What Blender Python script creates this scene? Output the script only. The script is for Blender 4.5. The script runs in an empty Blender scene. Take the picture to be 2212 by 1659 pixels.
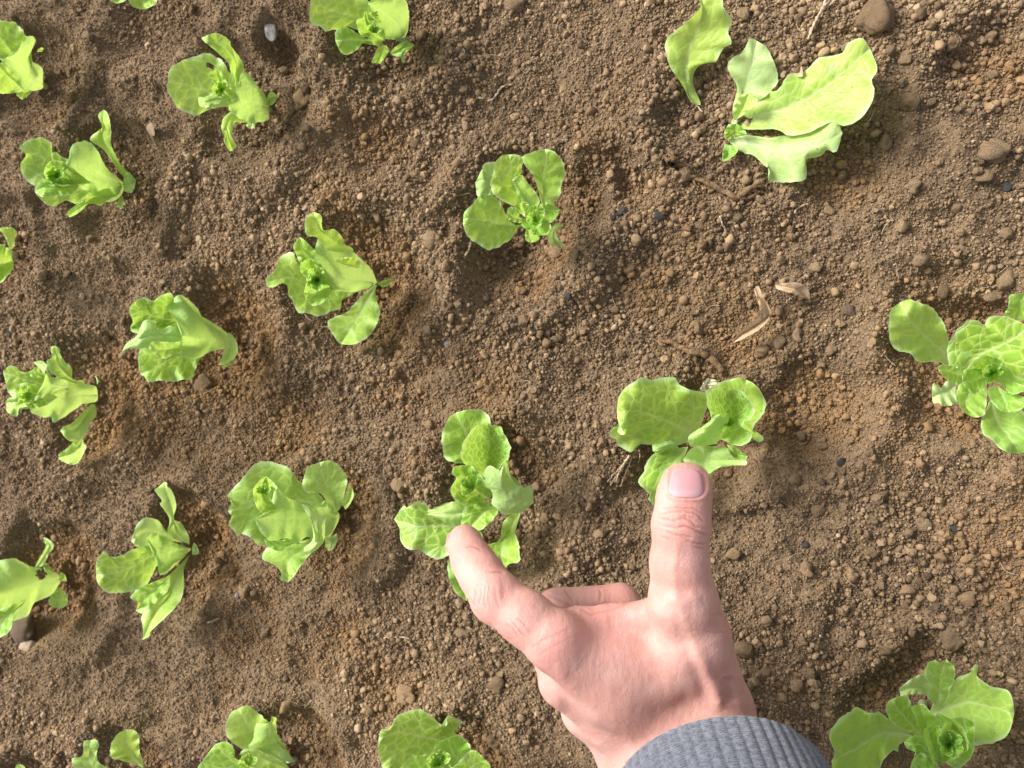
import bpy, math, random
import numpy as np
from mathutils import Vector, Matrix

SC = bpy.context.scene
COL = SC.collection
R = math.radians
random.seed(5)
RNG = np.random.default_rng(11)

# ------------------------------------------------------------------ camera, sky, sun, exposure
PW, PH, FPX = 2212.0, 1659.0, 1736.0          # picture scale the measurements below were taken at
TILT = R(15.6)
CAM_H = 0.45
cam_d = bpy.data.cameras.new('camera')
cam = bpy.data.objects.new('camera', cam_d)
COL.objects.link(cam)
cam_d.sensor_width = 36.0
cam_d.lens = 18.0 / (PW / 2 / FPX)
cam_d.clip_start = 0.01
cam_d.clip_end = 60.0
RIGHT = np.array([math.cos(TILT), 0.0, -math.sin(TILT)])
UPV = np.array([0.0, 1.0, 0.0])
FWD = np.array([-math.sin(TILT), 0.0, -math.cos(TILT)])
CAM = np.array([0.0, 0.0, CAM_H])
m = Matrix.Identity(4)
for i in range(3):
    m[i][0] = RIGHT[i]; m[i][1] = UPV[i]; m[i][2] = -FWD[i]; m[i][3] = CAM[i]
cam.matrix_world = m
cam_d.dof.use_dof = True
cam_d.dof.focus_distance = 0.375
cam_d.dof.aperture_fstop = 15.0
SC.camera = cam

SUN_EL, SUN_AZ = R(41), R(150)                # azimuth measured from +x towards +y
w = bpy.data.worlds.new('World'); SC.world = w; w.use_nodes = True
nt = w.node_tree; nt.nodes.clear()
sky = nt.nodes.new('ShaderNodeTexSky'); sky.sky_type = 'NISHITA'; sky.sun_disc = False
sky.sun_elevation = SUN_EL; sky.sun_rotation = R(90) - SUN_AZ
sky.air_density = 1.0; sky.dust_density = 4.0
hs = nt.nodes.new('ShaderNodeHueSaturation'); hs.inputs['Saturation'].default_value = 0.22
bg = nt.nodes.new('ShaderNodeBackground'); bg.inputs['Strength'].default_value = 0.135
wo = nt.nodes.new('ShaderNodeOutputWorld')
nt.links.new(sky.outputs[0], hs.inputs['Color']); nt.links.new(hs.outputs[0], bg.inputs[0]); nt.links.new(bg.outputs[0], wo.inputs[0])
sun_d = bpy.data.lights.new('sun', 'SUN'); sun_d.energy = 3.3; sun_d.angle = R(20); sun_d.color = (1.0, 0.95, 0.87)
sun = bpy.data.objects.new('sun', sun_d); COL.objects.link(sun)
sd = Vector((math.cos(SUN_EL) * math.cos(SUN_AZ), math.cos(SUN_EL) * math.sin(SUN_AZ), math.sin(SUN_EL)))
sun.rotation_euler = sd.to_track_quat('Z', 'Y').to_euler(); sun.location = sd * 3
SC.view_settings.view_transform = 'Standard'; SC.view_settings.look = 'None'
SC.view_settings.gamma = 1.0; SC.view_settings.use_curve_mapping = False
SC.view_settings.exposure = 0.70

# ------------------------------------------------------------------ measuring: a pixel of the picture becomes a point at a real height or depth
def at_z(px, py, z):
    px = np.asarray(px, float); py = np.asarray(py, float); z = np.asarray(z, float)
    u = (px - PW / 2) / FPX; v = (PH / 2 - py) / FPX
    d = FWD + u[..., None] * RIGHT + v[..., None] * UPV
    s = (z - CAM_H) / d[..., 2]
    return CAM + d * s[..., None]
def to_px(p):
    q = np.asarray(p) - CAM
    f = q @ FWD
    return PW / 2 + (q @ RIGHT) / f * FPX, PH / 2 - (q @ UPV) / f * FPX, f
CAMROT = np.stack([RIGHT, UPV, -FWD], 1)
def cam2world(c_cm):
    return CAM + (np.asarray(c_cm) * 0.01) @ CAMROT.T

# ------------------------------------------------------------------ noise
def _h(ix, iy, s):
    n = (ix.astype(np.int64) * 374761393 + iy.astype(np.int64) * 668265263 + s * 974634777) & 0xFFFFFFFF
    n = ((n ^ (n >> 13)) * 1274126177) & 0xFFFFFFFF
    return ((n ^ (n >> 16)) & 0xFFFFFF) / float(0xFFFFFF)
def vn(x, y, s=0):
    x = np.asarray(x, float); y = np.asarray(y, float)
    xi = np.floor(x); yi = np.floor(y); fx = x - xi; fy = y - yi
    fx = fx * fx * (3 - 2 * fx); fy = fy * fy * (3 - 2 * fy)
    a = _h(xi, yi, s); b = _h(xi + 1, yi, s); c = _h(xi, yi + 1, s); d = _h(xi + 1, yi + 1, s)
    return (a + (b - a) * fx) * (1 - fy) + (c + (d - c) * fx) * fy - 0.5

# ------------------------------------------------------------------ object helpers
def tag(o, label=None, cat=None, group=None, kind=None):
    if label: o['label'] = label
    if cat: o['category'] = cat
    if group: o['group'] = group
    if kind: o['kind'] = kind
    return o
def empty(name, loc, **k):
    o = bpy.data.objects.new(name, None); o.empty_display_size = 0.01; COL.objects.link(o)
    o.location = loc
    return tag(o, **k)
def mesh_obj(name, verts, faces, mat, parent=None, smooth=True, origin=None):
    me = bpy.data.meshes.new(name)
    v = np.asarray(verts, float)
    off = np.zeros(3)
    if parent is not None: off = np.array(parent.location)
    if parent is not None and parent.parent is not None: off = off + np.array(parent.parent.location)
    if parent is None and origin is not None: off = np.asarray(origin)
    v = v - off
    f = faces
    if isinstance(f, np.ndarray):
        me.vertices.add(len(v)); me.vertices.foreach_set('co', v.astype(np.float32).ravel())
        k = f.shape[1]
        me.loops.add(f.size); me.loops.foreach_set('vertex_index', f.astype(np.int32).ravel())
        me.polygons.add(len(f)); me.polygons.foreach_set('loop_start', np.arange(0, f.size, k, dtype=np.int32))
        me.update(calc_edges=True); me.validate()
    else:
        me.from_pydata([tuple(p) for p in v], [], [tuple(q) for q in faces]); me.update()
    if smooth: me.polygons.foreach_set('use_smooth', np.ones(len(me.polygons), bool))
    if mat: me.materials.append(mat)
    o = bpy.data.objects.new(name, me); COL.objects.link(o)
    if parent is not None: o.parent = parent
    elif origin is not None: o.location = origin
    return o
def fattr(o, name, vals):
    a = o.data.attributes.new(name, 'FLOAT', 'POINT'); a.data.foreach_set('value', np.asarray(vals, np.float32).ravel())

# ------------------------------------------------------------------ materials
def mk(name):
    mt = bpy.data.materials.new(name); mt.use_nodes = True
    mt.node_tree.nodes.clear()
    return mt, N(mt.node_tree)
class N:
    def __init__(s, t): s.t = t
    def __call__(s, typ, ins=None, **props):
        n = s.t.nodes.new('ShaderNode' + typ)
        for k, v in props.items(): setattr(n, k, v)
        for k, v in (ins or {}).items():
            sk = n.inputs[k]
            if hasattr(v, 'links'): s.t.links.new(v, sk)
            else: sk.default_value = v
        return n
    def math(s, op, a, b=0.0, c=None, clamp=False):
        ins = {0: a, 1: b}
        if c is not None: ins[2] = c
        return s('Math', ins, operation=op, use_clamp=clamp).outputs[0]
    def mix(s, f, a, b):
        n = s('Mix', data_type='RGBA')
        for i, v in ((0, f), (6, a), (7, b)):
            if hasattr(v, 'links'): s.t.links.new(v, n.inputs[i])
            else: n.inputs[i].default_value = v if i == 0 else (tuple(v) + (1.0,))[:4]
        return n.outputs[2]
    def step(s, x, lo, hi, a=0.0, b=1.0):
        return s('MapRange', {0: x, 1: lo, 2: hi, 3: a, 4: b}, interpolation_type='SMOOTHSTEP').outputs[0]
    def out(s, sh): s.t.links.new(sh, s('OutputMaterial').inputs[0])

def soil_material():
    mt, n = mk('soil')
    co = n('TexCoord').outputs['Object']
    n1 = n('TexNoise', {'Vector': co, 'Scale': 11.0, 'Detail': 6.0, 'Roughness': 0.6}).outputs[0]
    n2 = n('TexNoise', {'Vector': co, 'Scale': 330.0, 'Detail': 5.0, 'Roughness': 0.7}).outputs[0]
    n3 = n('TexNoise', {'Vector': co, 'Scale': 26.0, 'Detail': 7.0, 'Roughness': 0.65}).outputs[0]
    v = n('TexVoronoi', {'Vector': co, 'Scale': 900.0})
    c = n.mix(n.step(n1, 0.35, 0.68), (0.090, 0.058, 0.032), (0.190, 0.128, 0.074))  # dark ground tone paints shaded gaps between crumbs; noise lightens powdery patches
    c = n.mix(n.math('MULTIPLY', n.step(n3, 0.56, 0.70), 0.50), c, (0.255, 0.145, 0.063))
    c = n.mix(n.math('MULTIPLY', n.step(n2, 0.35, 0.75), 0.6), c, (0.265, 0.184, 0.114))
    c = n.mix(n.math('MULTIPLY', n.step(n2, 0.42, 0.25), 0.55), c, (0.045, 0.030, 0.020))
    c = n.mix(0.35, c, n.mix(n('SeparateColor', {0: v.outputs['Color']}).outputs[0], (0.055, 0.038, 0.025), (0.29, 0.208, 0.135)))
    h = n.math('ADD', n.math('MULTIPLY', n2, 0.8), n.math('MULTIPLY', n.math('SUBTRACT', 1.0, v.outputs['Distance']), 0.6))
    b = n('Bump', {'Height': h, 'Strength': 0.9, 'Distance': 0.0011}).outputs[0]
    p = n('BsdfPrincipled', {'Base Color': c, 'Roughness': 0.95, 'Specular IOR Level': 0.12, 'Normal': b})
    n.out(p.outputs[0]); return mt
def crumb_material(inst):
    mt, n = mk('soil_crumb' if inst else 'soil_clod')
    co = n('TexCoord').outputs['Object']
    if inst:
        t = n('Attribute', attribute_name='tint', attribute_type='INSTANCER').outputs['Fac']
        wm = n('Attribute', attribute_name='warm', attribute_type='INSTANCER').outputs['Fac']
        sc = 1.6
    else:
        wm = 0.0
        t = n.math('ADD', 0.34, n.math('MULTIPLY', n('ObjectInfo').outputs['Random'], 0.6))
        sc = 1.6
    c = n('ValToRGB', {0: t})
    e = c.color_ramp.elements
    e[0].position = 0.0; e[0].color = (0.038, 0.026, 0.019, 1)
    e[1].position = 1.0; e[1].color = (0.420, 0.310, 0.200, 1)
    for pos, col in ((0.14, (0.100, 0.066, 0.040)), (0.42, (0.195, 0.131, 0.077)), (0.70, (0.285, 0.198, 0.120)), (0.90, (0.340, 0.228, 0.125))):  # crumb tones raised, as lit tops against the darkened gaps
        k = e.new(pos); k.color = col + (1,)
    n2 = n('TexNoise', {'Vector': co, 'Scale': sc * 2.2, 'Detail': 6.0, 'Roughness': 0.7}).outputs[0]
    col = n.mix(n.math('MULTIPLY', n.step(n2, 0.35, 0.75), 0.55), c.outputs[0], (0.235, 0.165, 0.105))
    col = n.mix(n.math('MULTIPLY', n.step(n2, 0.45, 0.25), 0.5), col, (0.055, 0.036, 0.024))
    if inst: col = n.mix(wm, col, n.mix(n.step(n2, 0.3, 0.7), (0.170, 0.094, 0.041), (0.325, 0.200, 0.096)))
    if not inst:
        n3 = n('TexNoise', {'Vector': co, 'Scale': 5.0, 'Detail': 6.0, 'Roughness': 0.8}).outputs[0]
        col = n.mix(n.math('MULTIPLY', n.step(n3, 0.5, 0.72), 0.5), col, (0.27, 0.19, 0.125))
        col = n.mix(n.math('MULTIPLY', n.step(n3, 0.45, 0.3), 0.55), col, (0.06, 0.04, 0.026))
        b = n('Bump', {'Height': n3, 'Strength': 1.0, 'Distance': 0.0014}).outputs[0]
        p = n('BsdfPrincipled', {'Base Color': col, 'Roughness': 0.95, 'Specular IOR Level': 0.12, 'Normal': b})
    else:
        p = n('BsdfPrincipled', {'Base Color': col, 'Roughness': 0.95, 'Specular IOR Level': 0.12})
    n.out(p.outputs[0]); return mt
def leaf_material():
    mt, n = mk('lettuce_leaf')
    uv = n('UVMap', uv_map='rest').outputs[0]
    lt = n('Attribute', attribute_name='lt').outputs['Fac']
    ls = n.math('ABSOLUTE', n('Attribute', attribute_name='ls').outputs['Fac'])
    oi = n('ObjectInfo')
    oc = n('SeparateColor', {0: oi.outputs['Color']})
    hue, vst, pale = oc.outputs[0], oc.outputs[1], oc.outputs[2]
    wn = n('TexNoise', {'Vector': uv, 'Scale': 1.6, 'Detail': 3.0}).outputs[1]
    wuv = n('VectorMath', {0: uv, 1: n('VectorMath', {0: n('VectorMath', {0: wn, 1: (0.5, 0.5, 0.5)}, operation='SUBTRACT').outputs[0], 1: (0.34, 0.34, 0.0)}, operation='MULTIPLY').outputs[0]}, operation='ADD').outputs[0]
    ve = n('TexVoronoi', {'Vector': wuv, 'Scale': 1.9, 'Randomness': 0.85}, feature='DISTANCE_TO_EDGE', voronoi_dimensions='2D').outputs['Distance']
    sx = n('SeparateXYZ', {0: wuv})
    ax = n.math('ABSOLUTE', sx.outputs[0])
    lat = n.math('FRACT', n.math('MULTIPLY', n.math('SUBTRACT', sx.outputs[1], n.math('MULTIPLY', ax, 0.85)), 0.85))
    latd = n.math('ABSOLUTE', n.math('SUBTRACT', lat, 0.5))
    v1 = n.math('MULTIPLY', n.step(ve, 0.075, 0.012), 0.80)
    v2 = n.step(latd, 0.07, 0.015)
    mid = n.step(ax, n.math('ADD', 0.05, n.math('MULTIPLY', n.math('SUBTRACT', 1.0, lt), 0.14)), 0.015)
    vein = n.math('MAXIMUM', n.math('MAXIMUM', v1, n.math('MULTIPLY', v2, 0.9)), mid)
    nz = n('TexNoise', {'Vector': uv, 'Scale': 0.75, 'Detail': 4.0}).outputs[0]
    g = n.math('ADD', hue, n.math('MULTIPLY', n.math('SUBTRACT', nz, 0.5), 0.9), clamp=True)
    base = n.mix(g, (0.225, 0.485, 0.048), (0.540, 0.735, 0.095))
    base = n.mix(n.math('MULTIPLY', n.step(ve, 0.02, 0.30), n.math('MULTIPLY', vst, 0.60)), base, (0.105, 0.330, 0.015))
    base = n.mix(n.math('MULTIPLY', vein, n.math('MULTIPLY', vst, 0.80)), base, (0.600, 0.770, 0.260))
    base = n.mix(n.math('MULTIPLY', mid, 0.45), base, (0.600, 0.730, 0.360))
    base = n.mix(n.math('MULTIPLY', n.step(lt, 0.42, 0.0), n.math('MULTIPLY', n.math('SUBTRACT', 1.0, n.math('MULTIPLY', ls, 0.55)), 0.5)), base, (0.560, 0.700, 0.260))
    edge = n.math('MAXIMUM', n.step(ls, 0.82, 1.0), n.step(lt, 0.94, 1.0))
    base = n.mix(n.math('MULTIPLY', edge, 0.78), base, (0.600, 0.790, 0.390))  # naturally pale margin, strengthened to paint in a rim highlight
    back = n('NewGeometry').outputs['Backfacing']
    base = n.mix(n.math('MULTIPLY', back, 0.55), base, (0.480, 0.680, 0.290))
    base = n.mix(pale, base, (0.600, 0.740, 0.400))
    blot = n('TexNoise', {'Vector': uv, 'Scale': 1.1, 'Detail': 2.0}).outputs[0]
    base = n.mix(n.math('MULTIPLY', n.step(blot, 0.60, 0.72), 0.35), base, (0.380, 0.600, 0.290))
    sp = n('TexNoise', {'Vector': uv, 'Scale': 9.0, 'Detail': 1.0}).outputs[0]
    sp2 = n('TexNoise', {'Vector': uv, 'Scale': 0.9, 'Detail': 0.0}).outputs[0]
    spm = n.math('MULTIPLY', n.step(sp, 0.715, 0.745), n.step(sp2, 0.44, 0.54))
    du = n('TexNoise', {'Vector': uv, 'Scale': 3.0, 'Detail': 5.0, 'Roughness': 0.7}).outputs[0]
    base = n.mix(n.math('MULTIPLY', n.math('MULTIPLY', n.step(du, 0.57, 0.72), n.step(sp2, 0.50, 0.62)), 0.45), base, (0.27, 0.24, 0.10))
    base = n.mix(spm, base, (0.035, 0.040, 0.020))
    h = n.math('ADD', n.math('MULTIPLY', n.step(ve, 0.0, 0.35), 0.7), n.math('MULTIPLY', n.math('SUBTRACT', 1.0, vein), 0.5))
    h = n.math('ADD', h, n.math('MULTIPLY', n('TexNoise', {'Vector': uv, 'Scale': 14.0, 'Detail': 3.0}).outputs[0], 0.12))
    b = n('Bump', {'Height': h, 'Strength': n.math('ADD', 0.12, n.math('MULTIPLY', vst, 0.30)), 'Distance': 0.0008}).outputs[0]
    p = n('BsdfPrincipled', {'Base Color': base, 'Roughness': 0.44, 'Specular IOR Level': 0.42, 'Normal': b})
    tc = n.mix(0.5, base, (0.64, 0.80, 0.09))
    tr = n('BsdfTranslucent', {'Color': tc, 'Normal': b})
    mx = n('MixShader', {0: 0.41, 1: p.outputs[0], 2: tr.outputs[0]})
    n.out(mx.outputs[0]); return mt
def simple(name, c1, c2, scale, rough=0.85, bump=0.0006, trans=0.0, stretch=None):
    mt, n = mk(name)
    co = n('TexCoord').outputs['Object']
    if stretch: co = n('Mapping', {0: co, 3: stretch}).outputs[0]
    a = n('TexNoise', {'Vector': co, 'Scale': scale, 'Detail': 6.0, 'Roughness': 0.65}).outputs[0]
    c = n.mix(n.step(a, 0.3, 0.7), c1, c2)
    b = n('Bump', {'Height': a, 'Strength': 0.8, 'Distance': bump}).outputs[0]
    p = n('BsdfPrincipled', {'Base Color': c, 'Roughness': rough, 'Specular IOR Level': 0.25, 'Normal': b}).outputs[0]
    if trans:
        t = n('BsdfTranslucent', {'Color': c}).outputs[0]
        p = n('MixShader', {0: trans, 1: p, 2: t}).outputs[0]
    n.out(p); return mt
def skin_material():
    mt, n = mk('skin')
    co = n('TexCoord').outputs['Object']
    red = n('Attribute', attribute_name='red').outputs['Fac']
    cr = n('Attribute', attribute_name='crease').outputs['Fac']
    a = n('TexNoise', {'Vector': co, 'Scale': 55.0, 'Detail': 5.0, 'Roughness': 0.6}).outputs[0]
    a2 = n('TexNoise', {'Vector': co, 'Scale': 420.0, 'Detail': 3.0}).outputs[0]
    v = n('TexVoronoi', {'Vector': co, 'Scale': 1150.0}, feature='DISTANCE_TO_EDGE').outputs['Distance']
    c = n.mix(n.step(a, 0.35, 0.7), (0.500, 0.262, 0.222), (0.575, 0.338, 0.298))
    c = n.mix(n.math('MULTIPLY', red, 0.75), c, (0.560, 0.215, 0.195))
    c = n.mix(n.math('MULTIPLY', n.step(a2, 0.56, 0.72), 0.15), c, (0.52, 0.23, 0.18))
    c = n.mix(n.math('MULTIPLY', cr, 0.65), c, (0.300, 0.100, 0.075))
    wv = n('TexWave', {'Vector': co, 'Scale': 95.0, 'Distortion': 9.0, 'Detail': 3.0, 'Detail Scale': 1.5}).outputs[1]
    h = n.math('ADD', n.math('MULTIPLY', n.step(v, 0.0, 0.25), 0.35), n.math('MULTIPLY', a2, 0.6))
    h = n.math('ADD', h, n.math('MULTIPLY', wv, 0.22))
    b = n('Bump', {'Height': h, 'Strength': 0.55, 'Distance': 0.00035}).outputs[0]
    p = n('BsdfPrincipled', {'Base Color': c, 'Roughness': 0.50, 'Specular IOR Level': 0.38, 'Normal': b,
          'Subsurface Weight': 0.55, 'Subsurface Radius': (1.0, 0.32, 0.18), 'Subsurface Scale': 0.0035})
    n.out(p.outputs[0]); return mt
def nail_material():
    mt, n = mk('fingernail')
    t = n('Attribute', attribute_name='lt').outputs['Fac']
    s = n('Attribute', attribute_name='ls').outputs['Fac']
    c = n.mix(n.step(t, 0.26, 0.06), (0.470, 0.245, 0.262), (0.500, 0.300, 0.325))
    c = n.mix(n.step(t, 0.95, 0.99), c, (0.56, 0.38, 0.36))
    w_ = n('TexWave', {'Vector': n('CombineXYZ', {0: s, 1: 0.0, 2: 0.0}).outputs[0], 'Scale': 7.0, 'Distortion': 1.0}).outputs[1]
    b = n('Bump', {'Height': w_, 'Strength': 0.2, 'Distance': 0.0002}).outputs[0]
    p = n('BsdfPrincipled', {'Base Color': c, 'Roughness': 0.42, 'Specular IOR Level': 0.4, 'Normal': b,
          'Subsurface Weight': 0.3, 'Subsurface Radius': (1.0, 0.4, 0.3), 'Subsurface Scale': 0.002})
    n.out(p.outputs[0]); return mt
def knit_material():
    mt, n = mk('grey_rib_knit')
    uv = n('UVMap', uv_map='rest').outputs[0]
    co = n('TexCoord').outputs['Object']
    a = n('TexNoise', {'Vector': uv, 'Scale': 5.5, 'Detail': 5.0, 'Roughness': 0.7}).outputs[0]
    f = n('TexNoise', {'Vector': n('Mapping', {0: co, 3: (1.0, 1.0, 1.0)}).outputs[0], 'Scale': 1500.0, 'Detail': 4.0, 'Roughness': 0.75}).outputs[0]
    m1 = n('TexNoise', {'Vector': n('Mapping', {0: uv, 3: (4.2, 9.5, 1.0)}).outputs[0], 'Scale': 1.0, 'Detail': 3.0, 'Roughness': 0.8}).outputs[0]
    c = n.mix(n.step(m1, 0.36, 0.64), (0.040, 0.046, 0.066), (0.140, 0.155, 0.205))
    c = n.mix(n.math('MULTIPLY', n.step(f, 0.35, 0.70), 0.45), c, (0.210, 0.222, 0.265))
    c = n.mix(n.math('MULTIPLY', n.step(f, 0.45, 0.25), 0.5), c, (0.040, 0.043, 0.055))
    st = n('TexWave', {'Vector': uv, 'Scale': 4.6, 'Distortion': 2.2, 'Detail': 2.0}, bands_direction='Y').outputs[1]
    h = n.math('ADD', n.math('MULTIPLY', f, 0.7), n.math('MULTIPLY', st, 0.5))
    b = n('Bump', {'Height': h, 'Strength': 0.8, 'Distance': 0.0008}).outputs[0]
    p = n('BsdfPrincipled', {'Base Color': c, 'Roughness': 0.95, 'Specular IOR Level': 0.1, 'Normal': b, 'Sheen Weight': 0.35, 'Sheen Roughness': 0.5})
    n.out(p.outputs[0]); return mt

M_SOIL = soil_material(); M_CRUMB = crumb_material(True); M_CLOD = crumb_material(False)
M_LEAF = leaf_material()
M_STEM = simple('lettuce_stem', (0.36, 0.50, 0.20), (0.50, 0.60, 0.34), 160, 0.5, 0.0003)
M_SKIN = skin_material(); M_NAIL = nail_material(); M_KNIT = knit_material()
M_DRY = simple('dry_leaf', (0.36, 0.25, 0.15), (0.56, 0.42, 0.28), 160, 0.8, 0.0006, 0.25)
M_CREAM = simple('withered_leaf', (0.50, 0.46, 0.33), (0.66, 0.62, 0.48), 240, 0.7, 0.0004, 0.3)
M_TWIG = simple('dead_stem', (0.075, 0.045, 0.025), (0.23, 0.145, 0.075), 420, 0.9, 0.0012)
M_STRAW = simple('straw', (0.30, 0.22, 0.14), (0.52, 0.42, 0.30), 600, 0.8, 0.0004)
M_ROOT = simple('root_thread', (0.36, 0.26, 0.17), (0.58, 0.46, 0.34), 500, 0.8, 0.0003)
M_STONE = simple('grey_stone', (0.20, 0.19, 0.18), (0.40, 0.385, 0.37), 260, 0.7, 0.0008)
M_STONE2 = simple('brown_stone', (0.10, 0.070, 0.046), (0.20, 0.145, 0.095), 200, 0.8, 0.0010)
M_STONE3 = simple('tan_stone', (0.36, 0.27, 0.18), (0.52, 0.41, 0.29), 200, 0.8, 0.0008)
M_CHAR = simple('dark_chip', (0.022, 0.021, 0.022), (0.085, 0.080, 0.080), 420, 0.8, 0.0006)
M_SCRAP = simple('brown_leaf_scrap', (0.17, 0.12, 0.08), (0.30, 0.22, 0.15), 300, 0.85, 0.0006, 0.1)

# ------------------------------------------------------------------ lettuces as measured: midrib, two margins, heights (cm) of every leaf
FR = {'A': (.2107, 0, 27.7), 'B': (.175, 345.6, 55.3), 'C': (.276, 0, 221.2), 'D': (.3267, 553, 442.4), 'E': (.2324, 248.9, 615.2),
      'F': (.2978, 0, 732.7), 'G': (.3051, 477, 981.6), 'H': (.3919, 193.6, 1023), 'I': (.305, 0, 1133.7), 'J': (.2614, 981.6, 304.2),
      'K': (.2917, 794.9, 829.5), 'L': (.2083, 1278.8, 760.4), 'M': (.25, 1866.4, 587.6), 'N': (.3375, 1783.4, 1410.2),
      'O': (.34375, 380.2, 1451.6), 'P': (.34375, 380.2, 1451.6), 'Q': (.3333, 0, 1106), 'R': (.2068, 649.8, 0), 'S': (.4358, 1417, 0),
      'X': (.4358, 1417, 0), 'T': (.1526, 0, 477), 'U': (.25, 0, 0), 'V': (.3333, 0, 1106)}
ZC = {'b': [0, 2.0, 3.0, 3.9, 4.3], 'w': [-.4, 3, 5, 6], 'h': [3.2, 4.6, 5.5, 6.1], 'o': [-.2, 1.5, 2.3, 2.5], 'm': [1.8, 3.9, 4.9, 5.2],
      'l': [0, .7, .8, .5], 'd': [.2, 2.2, 3.4, 4.0]}
PL = {}
def plant(k, base, label, stem=None):
    PL[k] = dict(base=base, label=label, stem=stem, leaves=[])
def lf(k, M, L, Rr, z, **o):
    PL[k]['leaves'].append((M, L, Rr, z, o))

plant('A', (440, 745), 'lettuce cut by the left edge of the photo, the uppermost one on that edge')
lf('A', '300 600 120 400 0 250 -150 100', '150 560 0 470 -150 350 -200 200', '330 480 280 260 200 150 130 90 0 75 -100 60', [1, 3, 3.8, 4.2])
lf('A', '440 720 300 620 180 520 60 460', '430 780 300 800 180 770 60 640 0 540', '430 560 310 480 290 330 375 280 330 230 240 270 190 370', 'w', u=1)
lf('A', '250 800 120 680 0 560 -120 480', '160 820 0 830 -100 800', '220 750 160 660 20 520', [3, 5, 5.6, 5.8])
lf('A', '330 790 260 820 210 880', '300 840 230 885', '270 790 200 800 170 840', [1.5, 3, 3.2])
lf('A', '380 400 420 385 450 370', '400 400 430 395', '400 370 430 355', [.3, .5, .4])

plant('B', (1330, 1020), 'lettuce with a small hole bitten through its broad round leaf')
lf('B', '1250 1000 950 900 640 830 330 740 100 660', '1150 1080 800 1000 650 1030 440 1110 290 1050 180 960 90 800', '1150 900 900 620 740 420 620 335 480 370 430 385 330 400 150 500 95 620', [0, 2, 3.2, 4.0, 4.4], hole=[(620, 500, 34)], h=.75, ser=1.3)
lf('B', '1250 900 950 700 930 450 800 280 510 150', '940 760 850 480 720 340 550 200', '1150 740 1040 560 1020 450 880 260 860 190 760 110 660 92', [0, 3.6, 4.4, 4.9, 4.6], h=.35)
lf('B', '1340 1020 1150 940 890 900', '1330 1170 1130 1200 1000 1150 850 1030', '1310 880 1180 720 1030 570 950 750', [-.3, 3.0, 5.0], u=1, h=.1, zl=-.3, zr=-.3)
lf('B', '1150 1190 1010 1130 920 1090 840 1200 830 1340 900 1545', '1000 1200 925 1200 890 1320 890 1390 945 1480', '1000 1080 880 1065 780 1150 760 1280 800 1370 790 1430 850 1540', [.3, 2, 3, 3, 2.4, 1.4], zl=.1, zr=.1, h=.8, v=.15)
lf('B', '880 900 760 740 690 528', '700 780 640 660 590 600', '910 830 850 740 790 640 750 560', [4, 5, 5.8], zl=.5, zr=.6)
lf('B', '930 930 760 900 560 950 478 950', '800 960 690 970 570 1012 490 990', '820 850 690 820 560 880 475 885', [4.2, 5.3, 5.8, 5.6], zr=-.3, zl=.4, p=.25)
lf('B', '1330 1000 1360 900 1475 885', '1320 900 1370 815', '1400 970 1430 915', [.1, .5, .4], p=.4, v=.1)
lf('B', '1140 1150 1130 1210 1110 1275', '1180 1200 1150 1265', '1090 1190 1065 1235', [.1, .2, .1], p=.5, v=.1)

plant('C', (1000, 640), 'lettuce with a folded strap leaf standing at its top right, near the left edge')
lf('C', '960 640 720 620 480 540 330 430 148 355', '800 660 600 690 400 690 270 660 175 570 160 480 205 415', '800 560 600 470 500 430 440 395 400 385 405 330 340 278 215 298', 'b', p=.15, ruf=1.6)
lf('C', '960 650 750 680 550 690 400 720 272 700', '850 760 700 740 600 790 520 770 490 780 430 812 375 800 330 770', '800 630 600 640 450 640 350 600 290 560', [0, 3.2, 4.6, 5.0, 5.0], p=.2, ruf=1.8)
lf('C', '980 640 800 590 650 540 475 540', '940 740 850 780 700 700 560 640 545 590 490 560', '900 570 840 520 790 430 770 380 700 310 610 310 555 360 535 440', 'w', u=1, h=.75, v=.25)
lf('C', '700 620 540 600 440 560 355 500', '600 640 500 655 420 640 370 610 345 560', '600 540 520 480 440 452 390 462', [3.0, 3.8, 4.4, 5.6], h=.12, zl=1.5, zr=1.5)
lf('C', '620 650 500 640 400 650 285 690', '560 720 440 730 330 740', '520 600 400 600 300 610', [4.4, 5.5, 6.0, 5.8], h=.3, ruf=1.6)
lf('C', '990 600 910 480 850 370 800 260 812 58', '930 540 870 450 800 360 700 290 760 230 800 190 768 100', '1010 560 940 480 900 400 870 330 865 190 850 110 835 75', [0, 1.5, 2.6, 3, 2.4], h=.7, v=.15)
lf('C', '900 730 750 740 650 800 535 885', '810 790 790 810 700 795 620 860 550 898', '840 670 700 740 600 800 515 872', [.8, 3.2, 3.2, 2.4], h=.6, v=.2)
lf('C', '960 640 1010 650 1065 608', '970 690 1010 705 1045 690', '980 560 1010 548 1045 585', [.2, .8, .5], p=.5, v=.1)
lf('C', '960 730 945 780 938 832', '965 780 955 830', '930 760 912 800', [.2, .4, .2], p=.3, v=.1)

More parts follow.
